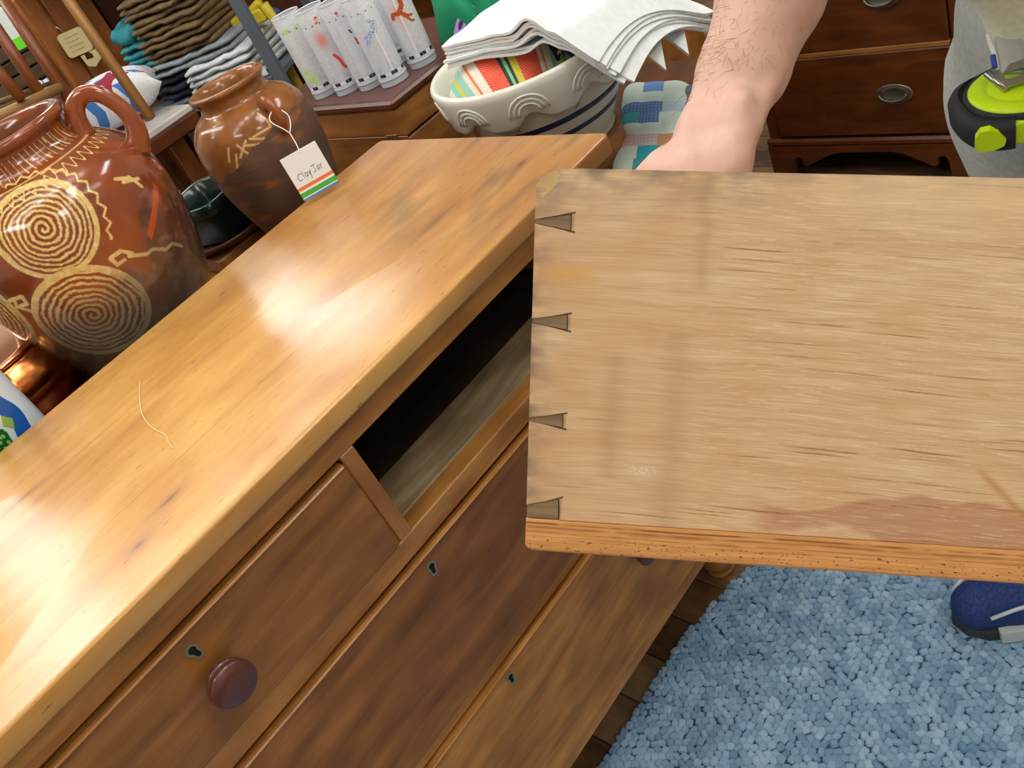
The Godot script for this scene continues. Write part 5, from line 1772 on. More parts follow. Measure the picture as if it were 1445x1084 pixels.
	obj("bag_body", folded(0.16, 0.12, gp.y - RY + 0.07, 91), mat(rgb(16, 140, 96), 0.85), tc)
	var lilac := obj("strap", sheet(S(), 4, 16, func(u: float, v: float) -> Vector3:
		return spot(640, 52, 1.74).lerp(spot(668, -30, 1.76), v) - tc.position + EX * (u * 0.02) + Vector3.UP * 0.006 * sin(v * 7.0), 0.003), mat(Color.WHITE, 0.8, 0.0, paint(64, 128, func(u: float, v: float) -> Color:
		return rgb(40, 46, 50) if Vector2(u - 0.5, (fposmod(v * 3.0, 1.0) - 0.5) * 0.9).length() < 0.22 else rgb(160, 124, 206))), tc)
	lilac.set_meta("label", "lilac spotted strap")


func napkins() -> void:
	var L := spot(622, 68, 1.47)
	var N := spot(846, 92, 1.325)
	var R := spot(1010, 20, 1.50)
	var Fa := L + R - N + Vector3(0, 0.06, 0)
	var wm := tri_mat(cloth_tex(rgb(222, 230, 232), rgb(240, 244, 244), 821), Color.WHITE, 0.92, Vector3.ONE * 9.0)
	var names := ["uppermost white napkin of the stack over the bowl, with a tiny stitched flower", "second white napkin of the stack over the bowl, just under the embroidered one", "third white napkin down in the stack over the bowl", "fourth white napkin down in the stack over the bowl", "fifth white napkin down in the stack, third from its underside", "sixth white napkin down in the stack, last but one", "lowest white napkin of the stack, touching the striped cloth"]
	var dn := noise(1.0, 822, 2)
	for k in 7:
		var fk := float(k)
		var lo := Vector3(0, -0.0058 * fk, 0)
		var l := L + lo + EX * rng.randf_range(-0.006, 0.006) + ED * fk * 0.0006
		var nn := N + lo + EX * (0.0045 * fk) * (1.0 if k % 2 == 0 else 1.9) + Vector3(0, -0.001 * fk + rng.randf_range(-0.002, 0.002), 0)
		var r := R + lo + EX * rng.randf_range(-0.02, 0.0) + Vector3(0, -0.003 * fk, 0)
		var f := Fa + lo
		var shape := func(u: float, v: float) -> Vector3:
			# u runs from the left tip to the near tip, v away from that edge
			var p := l.lerp(nn, u).lerp(f.lerp(r, u), v)
			var ridge := exp(-pow((u - 0.66) / 0.13, 2.0)) * 0.058 + exp(-pow((u - 0.40) / 0.26, 2.0)) * 0.026
			var fall := -0.014 * smoothstep(0.80, 1.0, u) * (1.0 - v)
			var wav := dn.get_noise_3d(u * 3.0, v * 3.0, fk * 0.12) * 0.010 + 0.003 * sin(u * 9.0 + fk) * (1.0 - v) * 0.6
			p += Vector3.UP * (ridge * (1.0 - 0.35 * v) + fall + wav - 0.018 * pow(1.0 - u, 3.0) * 0.5)
			# it lies over the bowl's rim and heap and hangs outside them
			var q := Vector2(p.x - 0.80, p.z + 0.335).length()
			var floor_y := 0.956 - maxf(q - 0.187, 0.0) * 1.1 + (0.02 * (1.0 - q / 0.187) if q < 0.187 else 0.0) + (6.0 - fk) * 0.0052
			var d := p.y - floor_y
			p.y = floor_y + 0.5 * (d + sqrt(d * d + 0.00025)) if d < 0.08 else p.y
			return p
		var t := thing("napkin", names[k], "napkin", Vector3.ZERO, 0.0, "white napkins stacked over the bowl")
		obj("cloth", sheet(S(), 44, 26, shape, 0.0042), wm, t)
		if k == 0:
			var cpt: Vector3 = shape.call(0.80, 0.46) + Vector3.UP * 0.0026
			var fl := S()
			for p in 5:
				var a := TAU * p / 5.0
				tube(fl, [cpt, cpt + Vector3(cos(a), 0.02, sin(a)) * 0.008], [0.0022, 0.0012], 5)
			obj("stitched_flower", fl, mat(rgb(196, 120, 140), 0.9), t)
			var lf := S()
			tube(lf, [cpt + EX * 0.003, cpt + EX * 0.004 + ED * 0.014 - EF * 0.004, cpt + EX * 0.012 + ED * 0.016 - EF * 0.004], 0.0014, 5)
			obj("stitched_leaf", lf, mat(rgb(52, 128, 96), 0.9), t)
	# two more corners splayed out on the right
	var corner := [["loose white napkin corner splayed out right of the stack, nearer the bowl", 940, 100, 1.40], ["loose white napkin corner splayed out right of the stack, nearer the arm", 972, 78, 1.45]]
	for c in corner:
		var tip := spot(c[1], c[2], c[3])
		var a := tip + Vector3(0.015, 0.075, -0.10)
		var b := tip + Vector3(0.10, 0.078, -0.06)
		var d := tip + Vector3(0.13, 0.105, -0.17)
		var o := obj("napkin", sheet(S(), 12, 12, func(u: float, v: float) -> Vector3: return tip.lerp(a, u).lerp(b.lerp(d, u), v) + Vector3.UP * 0.002 * sin(u * 5.0 + v * 4.0), 0.005), wm, null)
		tag(o, c[0], "napkin", "white napkins stacked over the bowl")


# patchwork strip on the low table
func quilt() -> void:
	var squares := [rgb(214, 226, 216), rgb(108, 152, 208), rgb(204, 222, 214), rgb(84, 120, 170), rgb(58, 160, 160), rgb(208, 224, 216), rgb(196, 184, 190), rgb(206, 150, 112), rgb(40, 166, 180), rgb(210, 226, 220), rgb(214, 170, 176), rgb(180, 196, 206)]
	var order := [[0, 1, 9], [2, 2, 2], [3, 3, 11], [4, 3, 5], [5, 5, 5], [10, 6, 7], [9, 8, 0], [2, 4, 10]]
	var n := noise(1.0, 831, 2)
	var tex := paint(256, 512, func(u: float, v: float) -> Color:
		var row := clampi(int(v * 8.0), 0, 7)
		var col := clampi(int(u * 3.0 + 0.15 * (row % 2)), 0, 2)
		var c: Color = squares[order[row][col]]
		var q := Vector2(fposmod(u * 3.0 + 0.15 * (row % 2), 1.0), fposmod(v * 8.0, 1.0))
		if order[row][col] in [3, 6, 10] and fposmod(q.x * 6.0, 1.0) < 0.35 and fposmod(q.y * 4.0, 1.0) < 0.4:
			c = c.lightened(0.35)
		return c.darkened(0.10 * (0.5 + n.get_noise_2d(u * 60.0, v * 120.0))))
	var a := on_top(884, 122, RY + 0.02)
	var b := on_top(967, 118, RY + 0.02)
	var d := on_top(966, 246, RY + 0.02)
	var e := on_top(866, 246, RY + 0.02)
	var t := thing("patchwork_quilt", "folded patchwork quilt in pale green, blue and turquoise squares beside the white bowl", "quilt", Vector3.ZERO)
	obj("cover", sheet(S(), 24, 56, func(u: float, v: float) -> Vector3:
		return a.lerp(b, u).lerp(e.lerp(d, u), v) + Vector3.UP * (0.0015 * absf(sin(v * PI * 8.0)) + 0.0015 * absf(sin(u * PI * 3.0)) - 0.010 * pow(absf(u - 0.5) * 2.0, 8.0) - 0.004), 0.02), mat(Color.WHITE, 0.92, 0.0, tex), t)
	var g := on_top(966, 126, RY + 0.014)
	var g2 := on_top(1020, 118, RY + 0.014)
	var g3 := on_top(1020, 250, RY + 0.014)
	var g4 := on_top(970, 250, RY + 0.014)
	var gr := obj("grey_cloth", sheet(S(), 12, 20, func(u: float, v: float) -> Vector3: return g.lerp(g2, u).lerp(g4.lerp(g3, u), v) + Vector3.UP * (0.0012 * sin(v * 30.0) - 0.002), 0.016), tri_mat(cloth_tex(rgb(92, 94, 104), rgb(118, 120, 130), 832), Color.WHITE, 0.95, Vector3.ONE * 7.0), null)
	tag(gr, "folded plain grey cloth between the patchwork quilt and the man's arm", "cloth")


# ---------------------------------------------------------------- box with the carousel glasses
const BOXTOP := 0.905


func glasses_box() -> void:
	var t := thing("wooden_box", "reddish brown wooden box with a hinged lid, the frosted glasses standing on it", "box", Vector3(0.711, 0, -0.641))
	# corner of the box is at the origin; it runs to +x and -z
	obj("body", bx(Vector3(0.40, 0.125, 0.455), 0.003, Vector3(0.2, RY + 0.0625, -0.2275)), M.walnut, t)
	obj("lid", bx(Vector3(0.404, 0.058, 0.459), 0.003, Vector3(0.2, RY + 0.157, -0.2275)), M.walnut, t)
	obj("lid_moulding", bx(Vector3(0.416, 0.018, 0.471), 0.005, Vector3(0.2, BOXTOP - 0.0095, -0.2275)), M.mahogany, t)
	obj("inset_panel", bx(Vector3(0.385, 0.0012, 0.44), 0.0004, Vector3(0.2, BOXTOP - 0.0006, -0.2275)), mat(rgb(92, 58, 52), 0.35), t)
	obj("pale_line", bx(Vector3(0.002, 0.003, 0.452), 0.0004, Vector3(-0.0008, RY + 0.1265, -0.2275)), mat(rgb(176, 122, 70), 0.4), t)
	obj("hinge", bx(Vector3(0.003, 0.010, 0.036), 0.0008, Vector3(-0.001, RY + 0.127, -0.05)), M.brass, t)


func paint4(w: int, h: int, f) -> ImageTexture:
	var data := PackedByteArray()
	data.resize(w * h * 4)
	var at := 0
	for y in h:
		for x in w:
			var c: Color = f.call((x + 0.5) / w, (y + 0.5) / h)
			data[at] = int(clampf(c.r, 0, 1) * 255)
			data[at + 1] = int(clampf(c.g, 0, 1) * 255)
			data[at + 2] = int(clampf(c.b, 0, 1) * 255)
			data[at + 3] = int(clampf(c.a, 0, 1) * 255)
			at += 4
	return ImageTexture.create_from_image(Image.create_from_data(w, h, false, Image.FORMAT_RGBA8, data))


func glasses() -> void:
	var spots := [[462, 131], [494, 126], [527, 119], [558, 114], [598, 88], [566, 84]]
	var labels := ["frosted tall glass with lime green print, leftmost of the row on the box", "frosted tall glass with a coral giraffe print, second along the box", "frosted tall glass with a white printed panel and small red mark, third along the box", "frosted tall glass with a blue and white zebra on a pole, front of the row", "frosted tall glass with an orange tiger on a white pole, rightmost on the box", "plain frosted tall glass half hidden behind the zebra and tiger glasses"]
	var H := 0.178
	var R := 0.0305
	var n := noise(1.0, 841, 2)
	for g in 6:
		var p := on_top(spots[g][0], spots[g][1], BOXTOP + 0.0007)
		var t := thing("highball_glass", labels[g], "glass", Vector3(p.x, BOXTOP + 0.0003, p.z), 0.0, "frosted carousel glasses")
		# u = 0.5 is turned towards the aisle
		var toward := atan2(EYE.x - p.x, EYE.z - p.z)
		t.rotation.y = toward + PI
		var frost := rgb(236, 241, 246)
		var tex := paint4(288, 224, func(u: float, v: float) -> Color:
			var x := (u - 0.5) * TAU * R * 1000.0     # mm round the side, 0 faces the aisle
			var y := v * H * 1000.0                   # mm above the foot
			var c := Color(frost.r, frost.g, frost.b, 0.66 + 0.08 * n.get_noise_2d(u * 20.0, v * 20.0))
			var q := Vector2(x, y)
			var cc := [c]
			var ink := func(col: Color, a: float) -> void:
				var o: Color = cc[0]
				cc[0] = Color(lerpf(o.r, col.r, a), lerpf(o.g, col.g, a), lerpf(o.b, col.b, a), lerpf(o.a, 0.97, a))
			if g == 0:
				for l in [[-16, 34, 9], [-20, 52, 6], [-10, 26, 5], [-14, 148, 6], [8, 150, 5]]:
					ink.call(rgb(170, 232, 70), 0.9 * exp(-pow(q.distance_to(Vector2(l[0], l[1])) / l[2], 2.0)))
			elif g == 1:
				ink.call(rgb(240, 104, 84), 0.72 * exp(-pow((x + 4.0) / 12.0, 2.0) - pow((y - 112.0) / 18.0, 2.0)))
				if seg_dist(q, [Vector2(4, 74), Vector2(10, 62), Vector2(13, 44), Vector2(16, 40)]) < 3.4 or seg_dist(q, [Vector2(2, 150), Vector2(6, 158)]) < 3.6:
					ink.call(rgb(238, 78, 54), 1.0)
			elif g == 2:
				if x > -14 and x < 20 and y > 22 and y < 132:
					ink.call(rgb(226, 234, 242), 0.75)
				if seg_dist(q, [Vector2(10, 96), Vector2(11, 86)]) < 2.0:
					ink.call(rgb(216, 60, 52), 1.0)
				if seg_dist(q, [Vector2(8, 110), Vector2(6, 116)]) < 1.6 or seg_dist(q, [Vector2(11, 84), Vector2(13, 78)]) < 1.5 or seg_dist(q, [Vector2(-2, 158), Vector2(-1, 152)]) < 2.6:
					ink.call(rgb(40, 34, 34) if y < 140 else rgb(200, 44, 50), 1.0)
				if seg_dist(q, [Vector2(12, 80), Vector2(12, 74)]) < 2.6:
					ink.call(rgb(240, 244, 248), 0.9)
			elif g == 3:
				if absf(x - 6.0) < 1.7 and y > 14:
					ink.call(rgb(238, 242, 246), 0.95)
				var zb := minf(minf(seg_dist(q, [Vector2(-14, 96), Vector2(6, 104), Vector2(12, 118)]) - 6.5, seg_dist(q, [Vector2(-14, 94), Vector2(-20, 80), Vector2(-15, 74)]) - 2.2), minf(seg_dist(q, [Vector2(-10, 94), Vector2(-13, 82)]) - 2.2, seg_dist(q, [Vector2(10, 118), Vector2(4, 126)]) - 3.6))
				if zb < 0.0:
					ink.call(rgb(236, 242, 248) if fposmod(x * 0.22 + y * 0.1 + n.get_noise_2d(u * 40.0, v * 40.0), 1.0) < 0.6 else rgb(70, 110, 170), 0.95)
			elif g == 4:
				ink.call(rgb(240, 110, 80), 0.4 * exp(-pow((x + 8.0) / 14.0, 2.0) - pow((y - 108.0) / 26.0, 2.0)))
				if absf(x + 3.0) < 1.7 and y > 16:
					ink.call(rgb(240, 242, 246), 0.95)
				var tg := minf(minf(seg_dist(q, [Vector2(8, 172), Vector2(10, 140), Vector2(8, 118), Vector2(-4, 106)]) - 5.0, seg_dist(q, [Vector2(-4, 106), Vector2(-16, 108), Vector2(-20, 100)]) - 4.2), minf(seg_dist(q, [Vector2(2, 106), Vector2(12, 94), Vector2(20, 92)]) - 2.8, seg_dist(q, [Vector2(0, 104), Vector2(14, 82), Vector2(19, 80)]) - 2.6))
				if tg < 0.0:
					ink.call(rgb(226, 92, 22) if fposmod(y * 0.24 + x * 0.08 + n.get_noise_2d(u * 60.0, v * 60.0) * 0.8, 1.0) < 0.72 else rgb(50, 26, 14), 1.0)
			# drapery swags of the carousel roof: beads and a white wave near the lip
			var wv := 152.0 + 5.0 * absf(sin(u * TAU * 3.0))
			if absf(y - wv) < 2.6:
				ink.call(rgb(238, 242, 246), 0.7)
			if Vector2((fposmod(u * 12.0, 1.0) - 0.5) * TAU * R * 1000.0 / 12.0, y - 146.0).length() < 1.5:
				ink.call(rgb(28, 28, 30), 1.0)
			# the chequer of black and white tiles near the foot, a letter B on the black ones
			if y > 8.0 and y < 15.0:
				var tl := fposmod(u * 14.0, 2.0)
				if tl < 1.0:
					if tl > 0.08 and tl < 0.92:
						ink.call(rgb(238, 242, 246), 0.85)
				else:
					ink.call(rgb(16, 16, 18), 1.0)
					var lx := (tl - 1.5) * TAU * R * 1000.0 / 14.0
					var ly := y - 11.5
					if (absf(lx + 1.6) < 0.45 and absf(ly) < 2.1) or absf(Vector2(lx + 0.6, ly - 1.05).length() - 1.05) < 0.4 and lx > -1.4 or absf(Vector2(lx + 0.6, ly + 1.05).length() - 1.05) < 0.4 and lx > -1.4:
						ink.call(rgb(120, 124, 128), 0.9)
			return cc[0])
		var fm := mat(Color.WHITE, 0.42, 0.0, tex)
		fm.transparency = BaseMaterial3D.TRANSPARENCY_ALPHA
		obj("wall", lathe(S(), [Vector2(R * 0.975, 0.014), Vector2(R, H)], 40), fm, t)
		var clear := mat(Color(0.88, 0.92, 0.95, 0.45), 0.10)
		clear.transparency = BaseMaterial3D.TRANSPARENCY_ALPHA
		obj("foot", lathe(S(), smooth_prof([Vector2(0, 0.0005), Vector2(R * 0.90, 0.0005), Vector2(R * 0.985, 0.003), Vector2(R * 0.985, 0.012), Vector2(R * 0.96, 0.0142), Vector2(0, 0.013)], 3), 36), clear, t)
		obj("lip", lathe(S(), [Vector2(R - 0.0012, H - 0.001), Vector2(R + 0.0006, H), Vector2(R + 0.0004, H + 0.0014), Vector2(R - 0.0010, H + 0.0014), Vector2(R - 0.0014, H)], 40), mat(rgb(226, 232, 236), 0.2), t)


# ---------------------------------------------------------------- shelves with folded clothes
func folded(w: float, d: float, h: float, sd: int) -> SurfaceTool:
	# a folded garment: round folded front, sagging layers
	var st := S()
	var n := noise(1.0, sd, 2)
	var rings := []
	for i in 15:
		var x := (i / 14.0 - 0.5) * w
		var ring := []
		var pinch := 1.0 if i > 0 and i < 14 else 0.72
		for k in 18:
			var a := TAU * k / 18.0
			var y := signf(sin(a)) * pow(absf(sin(a)), 0.6) * h * 0.5 * pinch * (1.0 + n.get_noise_2d(x * 16.0, a) * 0.3)
			var z := signf(cos(a)) * pow(absf(cos(a)), 0.5) * d * 0.5 * (1.0 + n.get_noise_2d(x * 12.0 + 9.0, 2.0) * 0.06)
			ring.append(Vector3(x, y + h * 0.5 + n.get_noise_2d(x * 14.0, 5.0) * h * 0.30, z))
		rings.append(ring)
	for i in 14:
		for k in 18:
			var k2 := (k + 1) % 18
			var c: Vector3 = (rings[i][k] + rings[i][k2]) * 0.5 - Vector3((rings[i][k] as Vector3).x, h * 0.5, 0)
			quad(st, rings[i][k], rings[i][k2], rings[i + 1][k2], rings[i + 1][k], c)
	for e in [0, 14]:
		var m := Vector3(rings[e][0].x, h * 0.5, 0)
		for k in 18:
			tri_out(st, m, rings[e][k], rings[e][(k + 1) % 18], Vector3.LEFT if e == 0 else Vector3.RIGHT)
	return st


func clothes() -> void:
	var base := spot(300, 120, 2.48)
	var y0 := base.y
	var yaw := deg_to_rad(-62.0)
	# grey steel shelf unit
	var t := thing("shelf_unit", "grey steel shelf unit stacked with folded clothes, behind the jars", "shelf", Vector3(base.x, 0, base.z), yaw)
	var gm := mat(rgb(96, 106, 116), 0.5, 0.2)
	obj("shelf_board", bx(Vector3(0.56, 0.02, 0.30), 0.003, Vector3(0.0, y0 - 0.012, -0.02)), gm, t)
	obj("shelf_board", bx(Vector3(0.56, 0.02, 0.30), 0.003, Vector3(0.0, y0 - 0.42, -0.02)), gm, t)
	obj("shelf_board", bx(Vector3(0.56, 0.02, 0.30), 0.003, Vector3(0.0, y0 + 0.42, -0.02)), gm, t)
	for x in [-0.20, 0.295]:
		for z in ([0.135, -0.18] if x > 0.0 else [-0.18]):
			obj("upright", bx(Vector3(0.032, y0 + 0.45, 0.022), 0.003, Vector3(x, (y0 + 0.45) / 2, z)), gm, t)
	obj("shelf_label", bx(Vector3(0.03, 0.022, 0.002), 0.0005, Vector3(0.262, y0 + 0.020, 0.148)), mat(rgb(220, 228, 236), 0.6), t)
	var fr := Transform3D(Basis(Vector3.UP, yaw), Vector3(base.x, y0, base.z))
	var put := func(called: String, label: String, cat: String, group: String, x: float, y: float, z: float, w: float, d: float, h: float, m: Material, sd: int, turn: float) -> void:
		var o := obj(called, folded(w, d, h, sd), m, null, fr * T(Vector3(x, y, z), Vector3(0, turn, 0)))
		tag(o, label, cat, group)
	var cloth := func(a: Color, b: Color, sd: int) -> Material: return tri_mat(cloth_tex(a, b, sd), Color.WHITE, 0.95, Vector3.ONE * 6.0)
	var navy: Material = cloth.call(rgb(18, 26, 42), rgb(30, 40, 58), 851)
	var white: Material = cloth.call(rgb(188, 198, 202), rgb(214, 220, 222), 852)
	var grey: Material = cloth.call(rgb(124, 134, 142), rgb(150, 160, 166), 853)
	var brown: Material = cloth.call(rgb(96, 78, 48), rgb(124, 102, 66), 854)
	var teal: Material = cloth.call(rgb(36, 118, 132), rgb(60, 150, 162), 855)
	var slate: Material = cloth.call(rgb(84, 98, 108), rgb(108, 122, 130), 856)
	var ords := ["lowest", "second lowest", "third lowest", "fourth lowest", "fifth lowest", "middle", "fifth highest", "fourth highest", "third highest", "second highest", "topmost"]
	# left pile: slate, navy, grey, then brown with teal beside it
	put.call("folded_trousers", "slate grey folded trousers, bottom of the left pile on the steel shelf", "trousers", "folded trousers on the steel shelf", 0.01, 0.0, 0.0, 0.18, 0.24, 0.020, slate, 1, 2.0)
	for k in 3:
		put.call("folded_trousers", "navy folded trousers, %s navy pair in the left pile" % ["lowest", "middle", "topmost"][k], "trousers", "folded trousers on the steel shelf", 0.005, 0.020 + k * 0.021, 0.004 * (k % 2), 0.17, 0.24, 0.022, navy, 2 + k, k * 2.0 - 2.0)
	for k in 2:
		put.call("folded_trousers", "%s grey folded pair lying on the navy ones under the brown pile" % ["lower", "upper"][k], "trousers", "folded trousers on the steel shelf", 0.05, 0.084 + k * 0.017, 0.0, 0.30, 0.25, 0.018, grey, 6 + k, 1.0)
	for k in 10:
		put.call("folded_brown_trousers", "brown folded trousers, %s of the brown pile beside the teal cloths" % ords[k if k < 5 else k + 1], "trousers", "brown folded trousers on the steel shelf", 0.055 + rng.randf_range(-0.004, 0.004), 0.118 + k * 0.0165, rng.randf_range(-0.006, 0.006), 0.205, 0.24, 0.0185, brown, 10 + k, rng.randf_range(-4.0, 4.0))
	for k in 5:
		put.call("folded_teal_cloth", "teal folded cloth, %s of the teal pile left of the brown trousers" % ["lowest", "second lowest", "middle", "second highest", "topmost"][k], "cloth", "teal folded cloths on the steel shelf", -0.085 + 0.003 * k, 0.118 + k * 0.017, 0.015, 0.085, 0.20, 0.019 if k < 4 else 0.05, teal, 30 + k, rng.randf_range(-6.0, 6.0))
	for k in 5:
		put.call("folded_white_cloth", "white folded cloth, %s of the white pile right of the navy trousers" % ["lowest", "second lowest", "middle", "second highest", "topmost"][k], "cloth", "white folded cloths on the steel shelf", 0.135, k * 0.017, 0.02, 0.20, 0.24, 0.019, white, 40 + k, k * 3.0 - 6.0)


# ---------------------------------------------------------------- everything in the far left corner
func corner() -> void:
	# tall red-brown cabinet
	var cp := spot(180, 90, 2.75)
	var cb := thing("tall_cabinet", "tall reddish brown wooden cabinet behind the clothes shelf", "cabinet", Vector3(1.22, 0, -2.14))
	obj("carcass", bx(Vector3(0.74, 1.36, 0.42), 0.004, Vector3(0, 0.68, 0)), M.cab, cb)
	for x in [-0.345, -0.12, 0.12, 0.345]:
		obj("stile", bx(Vector3(0.05, 1.32, 0.022), 0.003, Vector3(x, 0.68, 0.215)), M.cab, cb)
	for y in [0.06, 1.30]:
		obj("rail", bx(Vector3(0.70, 0.08, 0.02), 0.003, Vector3(0, y, 0.214)), M.cab, cb)
	# lighter brown cupboard side at its left
	var lp := spot(70, 60, 2.55)
	var lc := thing("brown_cupboard", "mid-brown wooden cupboard left of the tall red-brown cabinet", "cupboard", Vector3(0.745, 0, -2.06))
	obj("carcass", bx(Vector3(0.19, 1.32, 0.30), 0.004, Vector3(0, 0.66, 0)), M.walnut, lc)
	for x in [-0.064, 0.0, 0.064]:
		obj("board", bx(Vector3(0.058, 1.28, 0.014), 0.004, Vector3(x, 0.66, 0.152)), M.cab2, lc)
	# small stand with a pale stone top
	var sp := spot(232, 152, 2.15)
	var yaw := deg_to_rad(20.0)
	var sd := thing("marble_stand", "small stand with a pale stone top and dark edge beside the big jug's handle", "side table", Vector3(sp.x - 0.16, 0, sp.z - 0.03), 0.0)
	obj("stone_top", bx(Vector3(0.34, 0.018, 0.30), 0.004, Vector3(0, sp.y - 0.009, 0)), mat(rgb(196, 190, 184), 0.25), sd)
	obj("frame", bx(Vector3(0.345, 0.035, 0.305), 0.004, Vector3(0, sp.y - 0.0358, 0)), M.mahogany, sd)
	for x in [-0.15, 0.15]:
		for z in [-0.13, 0.13]:
			obj("leg", bx(Vector3(0.03, sp.y - 0.053, 0.03), 0.003, Vector3(x, (sp.y - 0.053) / 2, z)), M.mahogany, sd)
	var n := noise(1.0, 861, 2)
	var star := paint(256, 256, func(u: float, v: float) -> Color:
		var c := rgb(222, 226, 230)
		var q := Vector2(fposmod(u * 2.0 + v * 0.4, 1.0) - 0.5, fposmod(v * 2.0, 1.0) - 0.5)
		if absf(q.x * q.y) < 0.018 and q.length() < 0.42:
			c = rgb(150, 28, 58)
		elif fposmod(u * 3.0 - v * 2.0, 1.0) < 0.28 and int(v * 9.0) % 2 == 0:
			c = rgb(64, 120, 190)
		return c.darkened(0.06 * (0.5 + n.get_noise_2d(u * 50.0, v * 50.0))))
	var pp := spot(165, 152, 2.16)
	var pil := thing("patchwork_cushion", "white cushion patterned with crimson stars and blue checks, behind the jug's handle", "cushion", Vector3(pp.x, sp.y + 0.062, pp.z), deg_to_rad(-25))
	var cs := S()
	for side in [1.0, -1.0]:
		cs.set_smooth_group(0)
		for j in 16:
			for i in 16:
				var w := []
				var uv := []
				for k in [[0, 0], [1, 0], [1, 1], [0, 1]]:
					var u: float = (i + k[0]) / 16.0
					var v: float = (j + k[1]) / 16.0
					var x: float = u * 2.0 - 1.0
					var y: float = v * 2.0 - 1.0
					w.append(Vector3(x * 0.13 * (1.0 - 0.10 * (1 - y * y)), side * 0.06 * pow(maxf((1 - x * x) * (1 - y * y), 0.0), 0.42), y * 0.11 * (1.0 - 0.10 * (1 - x * x))))
					uv.append(Vector2(u, v))
				quad(cs, w[0], w[1], w[2], w[3], Vector3(0, side, 0), uv)
	obj("cover", cs, mat(Color.WHITE, 0.92, 0.0, star), pil)
	# light pole in front of the cabinets, and the cream card hung on the cupboard
	var p0 := spot(84, -18, 1.96)
	var p1 := spot(213, 168, 2.00)
	var pole := obj("wooden_pole", tube(S(true), [p0 + (p0 - p1) * 0.15, p0, p1], 0.0125, 4, 0.8), mat(rgb(168, 120, 66), 0.45), null)
	tag(pole, "light brown square wooden pole leaning past the cushion", "pole")
	var ctag := thing("cream_tag", "cream card tag with rounded corners hanging on the brown cupboard, a cut-out card below it", "tag", spot(106, 60, 2.40))
	ctag.basis = Basis((EX * 0.90 - ED * 0.40).normalized(), Vector3.UP, Vector3.BACK).orthonormalized()
	var cmm := mat(rgb(206, 192, 140), 0.8)
	var rp := PackedVector2Array()
	for c in [[0.026, 0.022, 0], [-0.026, 0.022, 90], [-0.026, -0.022, 180], [0.026, -0.022, 270]]:
		for k in 5:
			var a := deg_to_rad(c[2] + 22.5 * k)
			rp.append(Vector2(c[0] + cos(a) * 0.010, c[1] + sin(a) * 0.010))
	obj("card", prism(S(), rp, -0.0015, 0.0015), cmm, ctag)
	var lines := S()
	for k in 4:
		tube(lines, [Vector3(-0.02, 0.018 - k * 0.012, 0.0016), Vector3(0.02 - 0.004 * (k % 2), 0.018 - k * 0.012, 0.0016)], 0.0008, 4)
	obj("faint_line", lines, mat(rgb(168, 152, 104), 0.8), ctag)
	var lowc := PackedVector2Array()
	for p in [[-0.026, -0.036], [-0.014, -0.036], [-0.016, -0.050], [0.004, -0.052], [0.006, -0.042], [0.000, -0.034], [0.030, -0.034], [0.034, -0.046], [0.020, -0.060], [-0.004, -0.074], [-0.022, -0.066]]:
		lowc.append(Vector2(p[0] + 0.018, p[1]))
	obj("lower_card", prism(S(), lowc, -0.0015, 0.0015), cmm, ctag)
	obj("hanging_wire", tube(S(), [Vector3(-0.012, 0.030, 0), Vector3(-0.016, 0.045, 0.0), Vector3(-0.022, 0.052, 0)], 0.0014, 5), mat(rgb(190, 190, 186), 0.4, 0.6), ctag)
	# spindle chair turned away, at the far left
	var ch := thing("spindle_chair", "red-brown spindle-back chair with a woven seat at the far left, behind the big jug", "chair", Vector3.ZERO)
	var cw := mat(rgb(122, 64, 26), 0.35)
	for s in [[-22, -40, 104, 150, 1.86], [-40, -14, 60, 138, 1.80], [-40, 60, 32, 140, 1.74]]:
		var a := spot(s[0], s[1], s[4])
		var b := spot(s[2], s[3], s[4] + 0.05)
		obj("spindle", tube(S(), [a, a.lerp(b, 0.5), b], [0.010, 0.0125, 0.012], 10), cw, ch)
	obj("seat_rail", tube(S(), [spot(-20, 172, 1.74), spot(30, 150, 1.80), spot(84, 124, 1.88)], 0.011, 10), mat(rgb(150, 112, 66), 0.5), ch)
	var ws := S()
	var e0 := spot(-20, 150, 1.80)
	var e1 := spot(70, 118, 1.92)
	for k in 9:
		var o := ED * 0.010 * k + EF * 0.004 * k
		tube(ws, [e0 + o, e0.lerp(e1, 0.5) + o + ED * 0.002 * (k % 2), e1 + o], 0.0056, 6)
	obj("woven_seat", ws, mat(rgb(128, 104, 72), 0.8), ch).set_meta("kind", "stuff")
	var lg := e0.lerp(e1, 0.5) + ED * 0.05
	for x in [-0.06, 0.10]:
		obj("leg", tube(S(), [lg + Vector3(x, 0, 0), Vector3(lg.x + x, 0.0, lg.z)], 0.014, 8), cw, ch)
	# papers and scraps behind the spindles
	var sh := thing("stacked_crates", "grey-brown slatted crates stacked behind the spindle chair at the far left", "crate", Vector3(0.47, spot(44, 66, 2.75).y + 0.02, -1.96))
	var cg := tri_mat(M.worn.albedo_texture, rgb(150, 140, 126), 0.8, Vector3.ONE * 2.0)
	for j in 9:
		for i in 2:
			obj("slat", bx(Vector3(0.16, 0.034, 0.02), 0.003, Vector3(-0.09 + i * 0.166, 0.14 - j * 0.038, 0)), cg, sh)
	obj("crate_back", bx(Vector3(0.34, spot(44, 66, 2.75).y + 0.17, 0.2), 0.003, Vector3(0, (0.17 - spot(44, 66, 2.75).y) / 2, -0.112)), M.inner, sh)
	var pa := [["white paper sheet with a bright green edge behind the spindles", 4, 36, 2.2, 0.05, 0.075, rgb(226, 240, 232)], ["narrow pale lilac card hanging behind the spindle chair", 31, 34, 2.52, 0.028, 0.095, rgb(206, 208, 226)]]
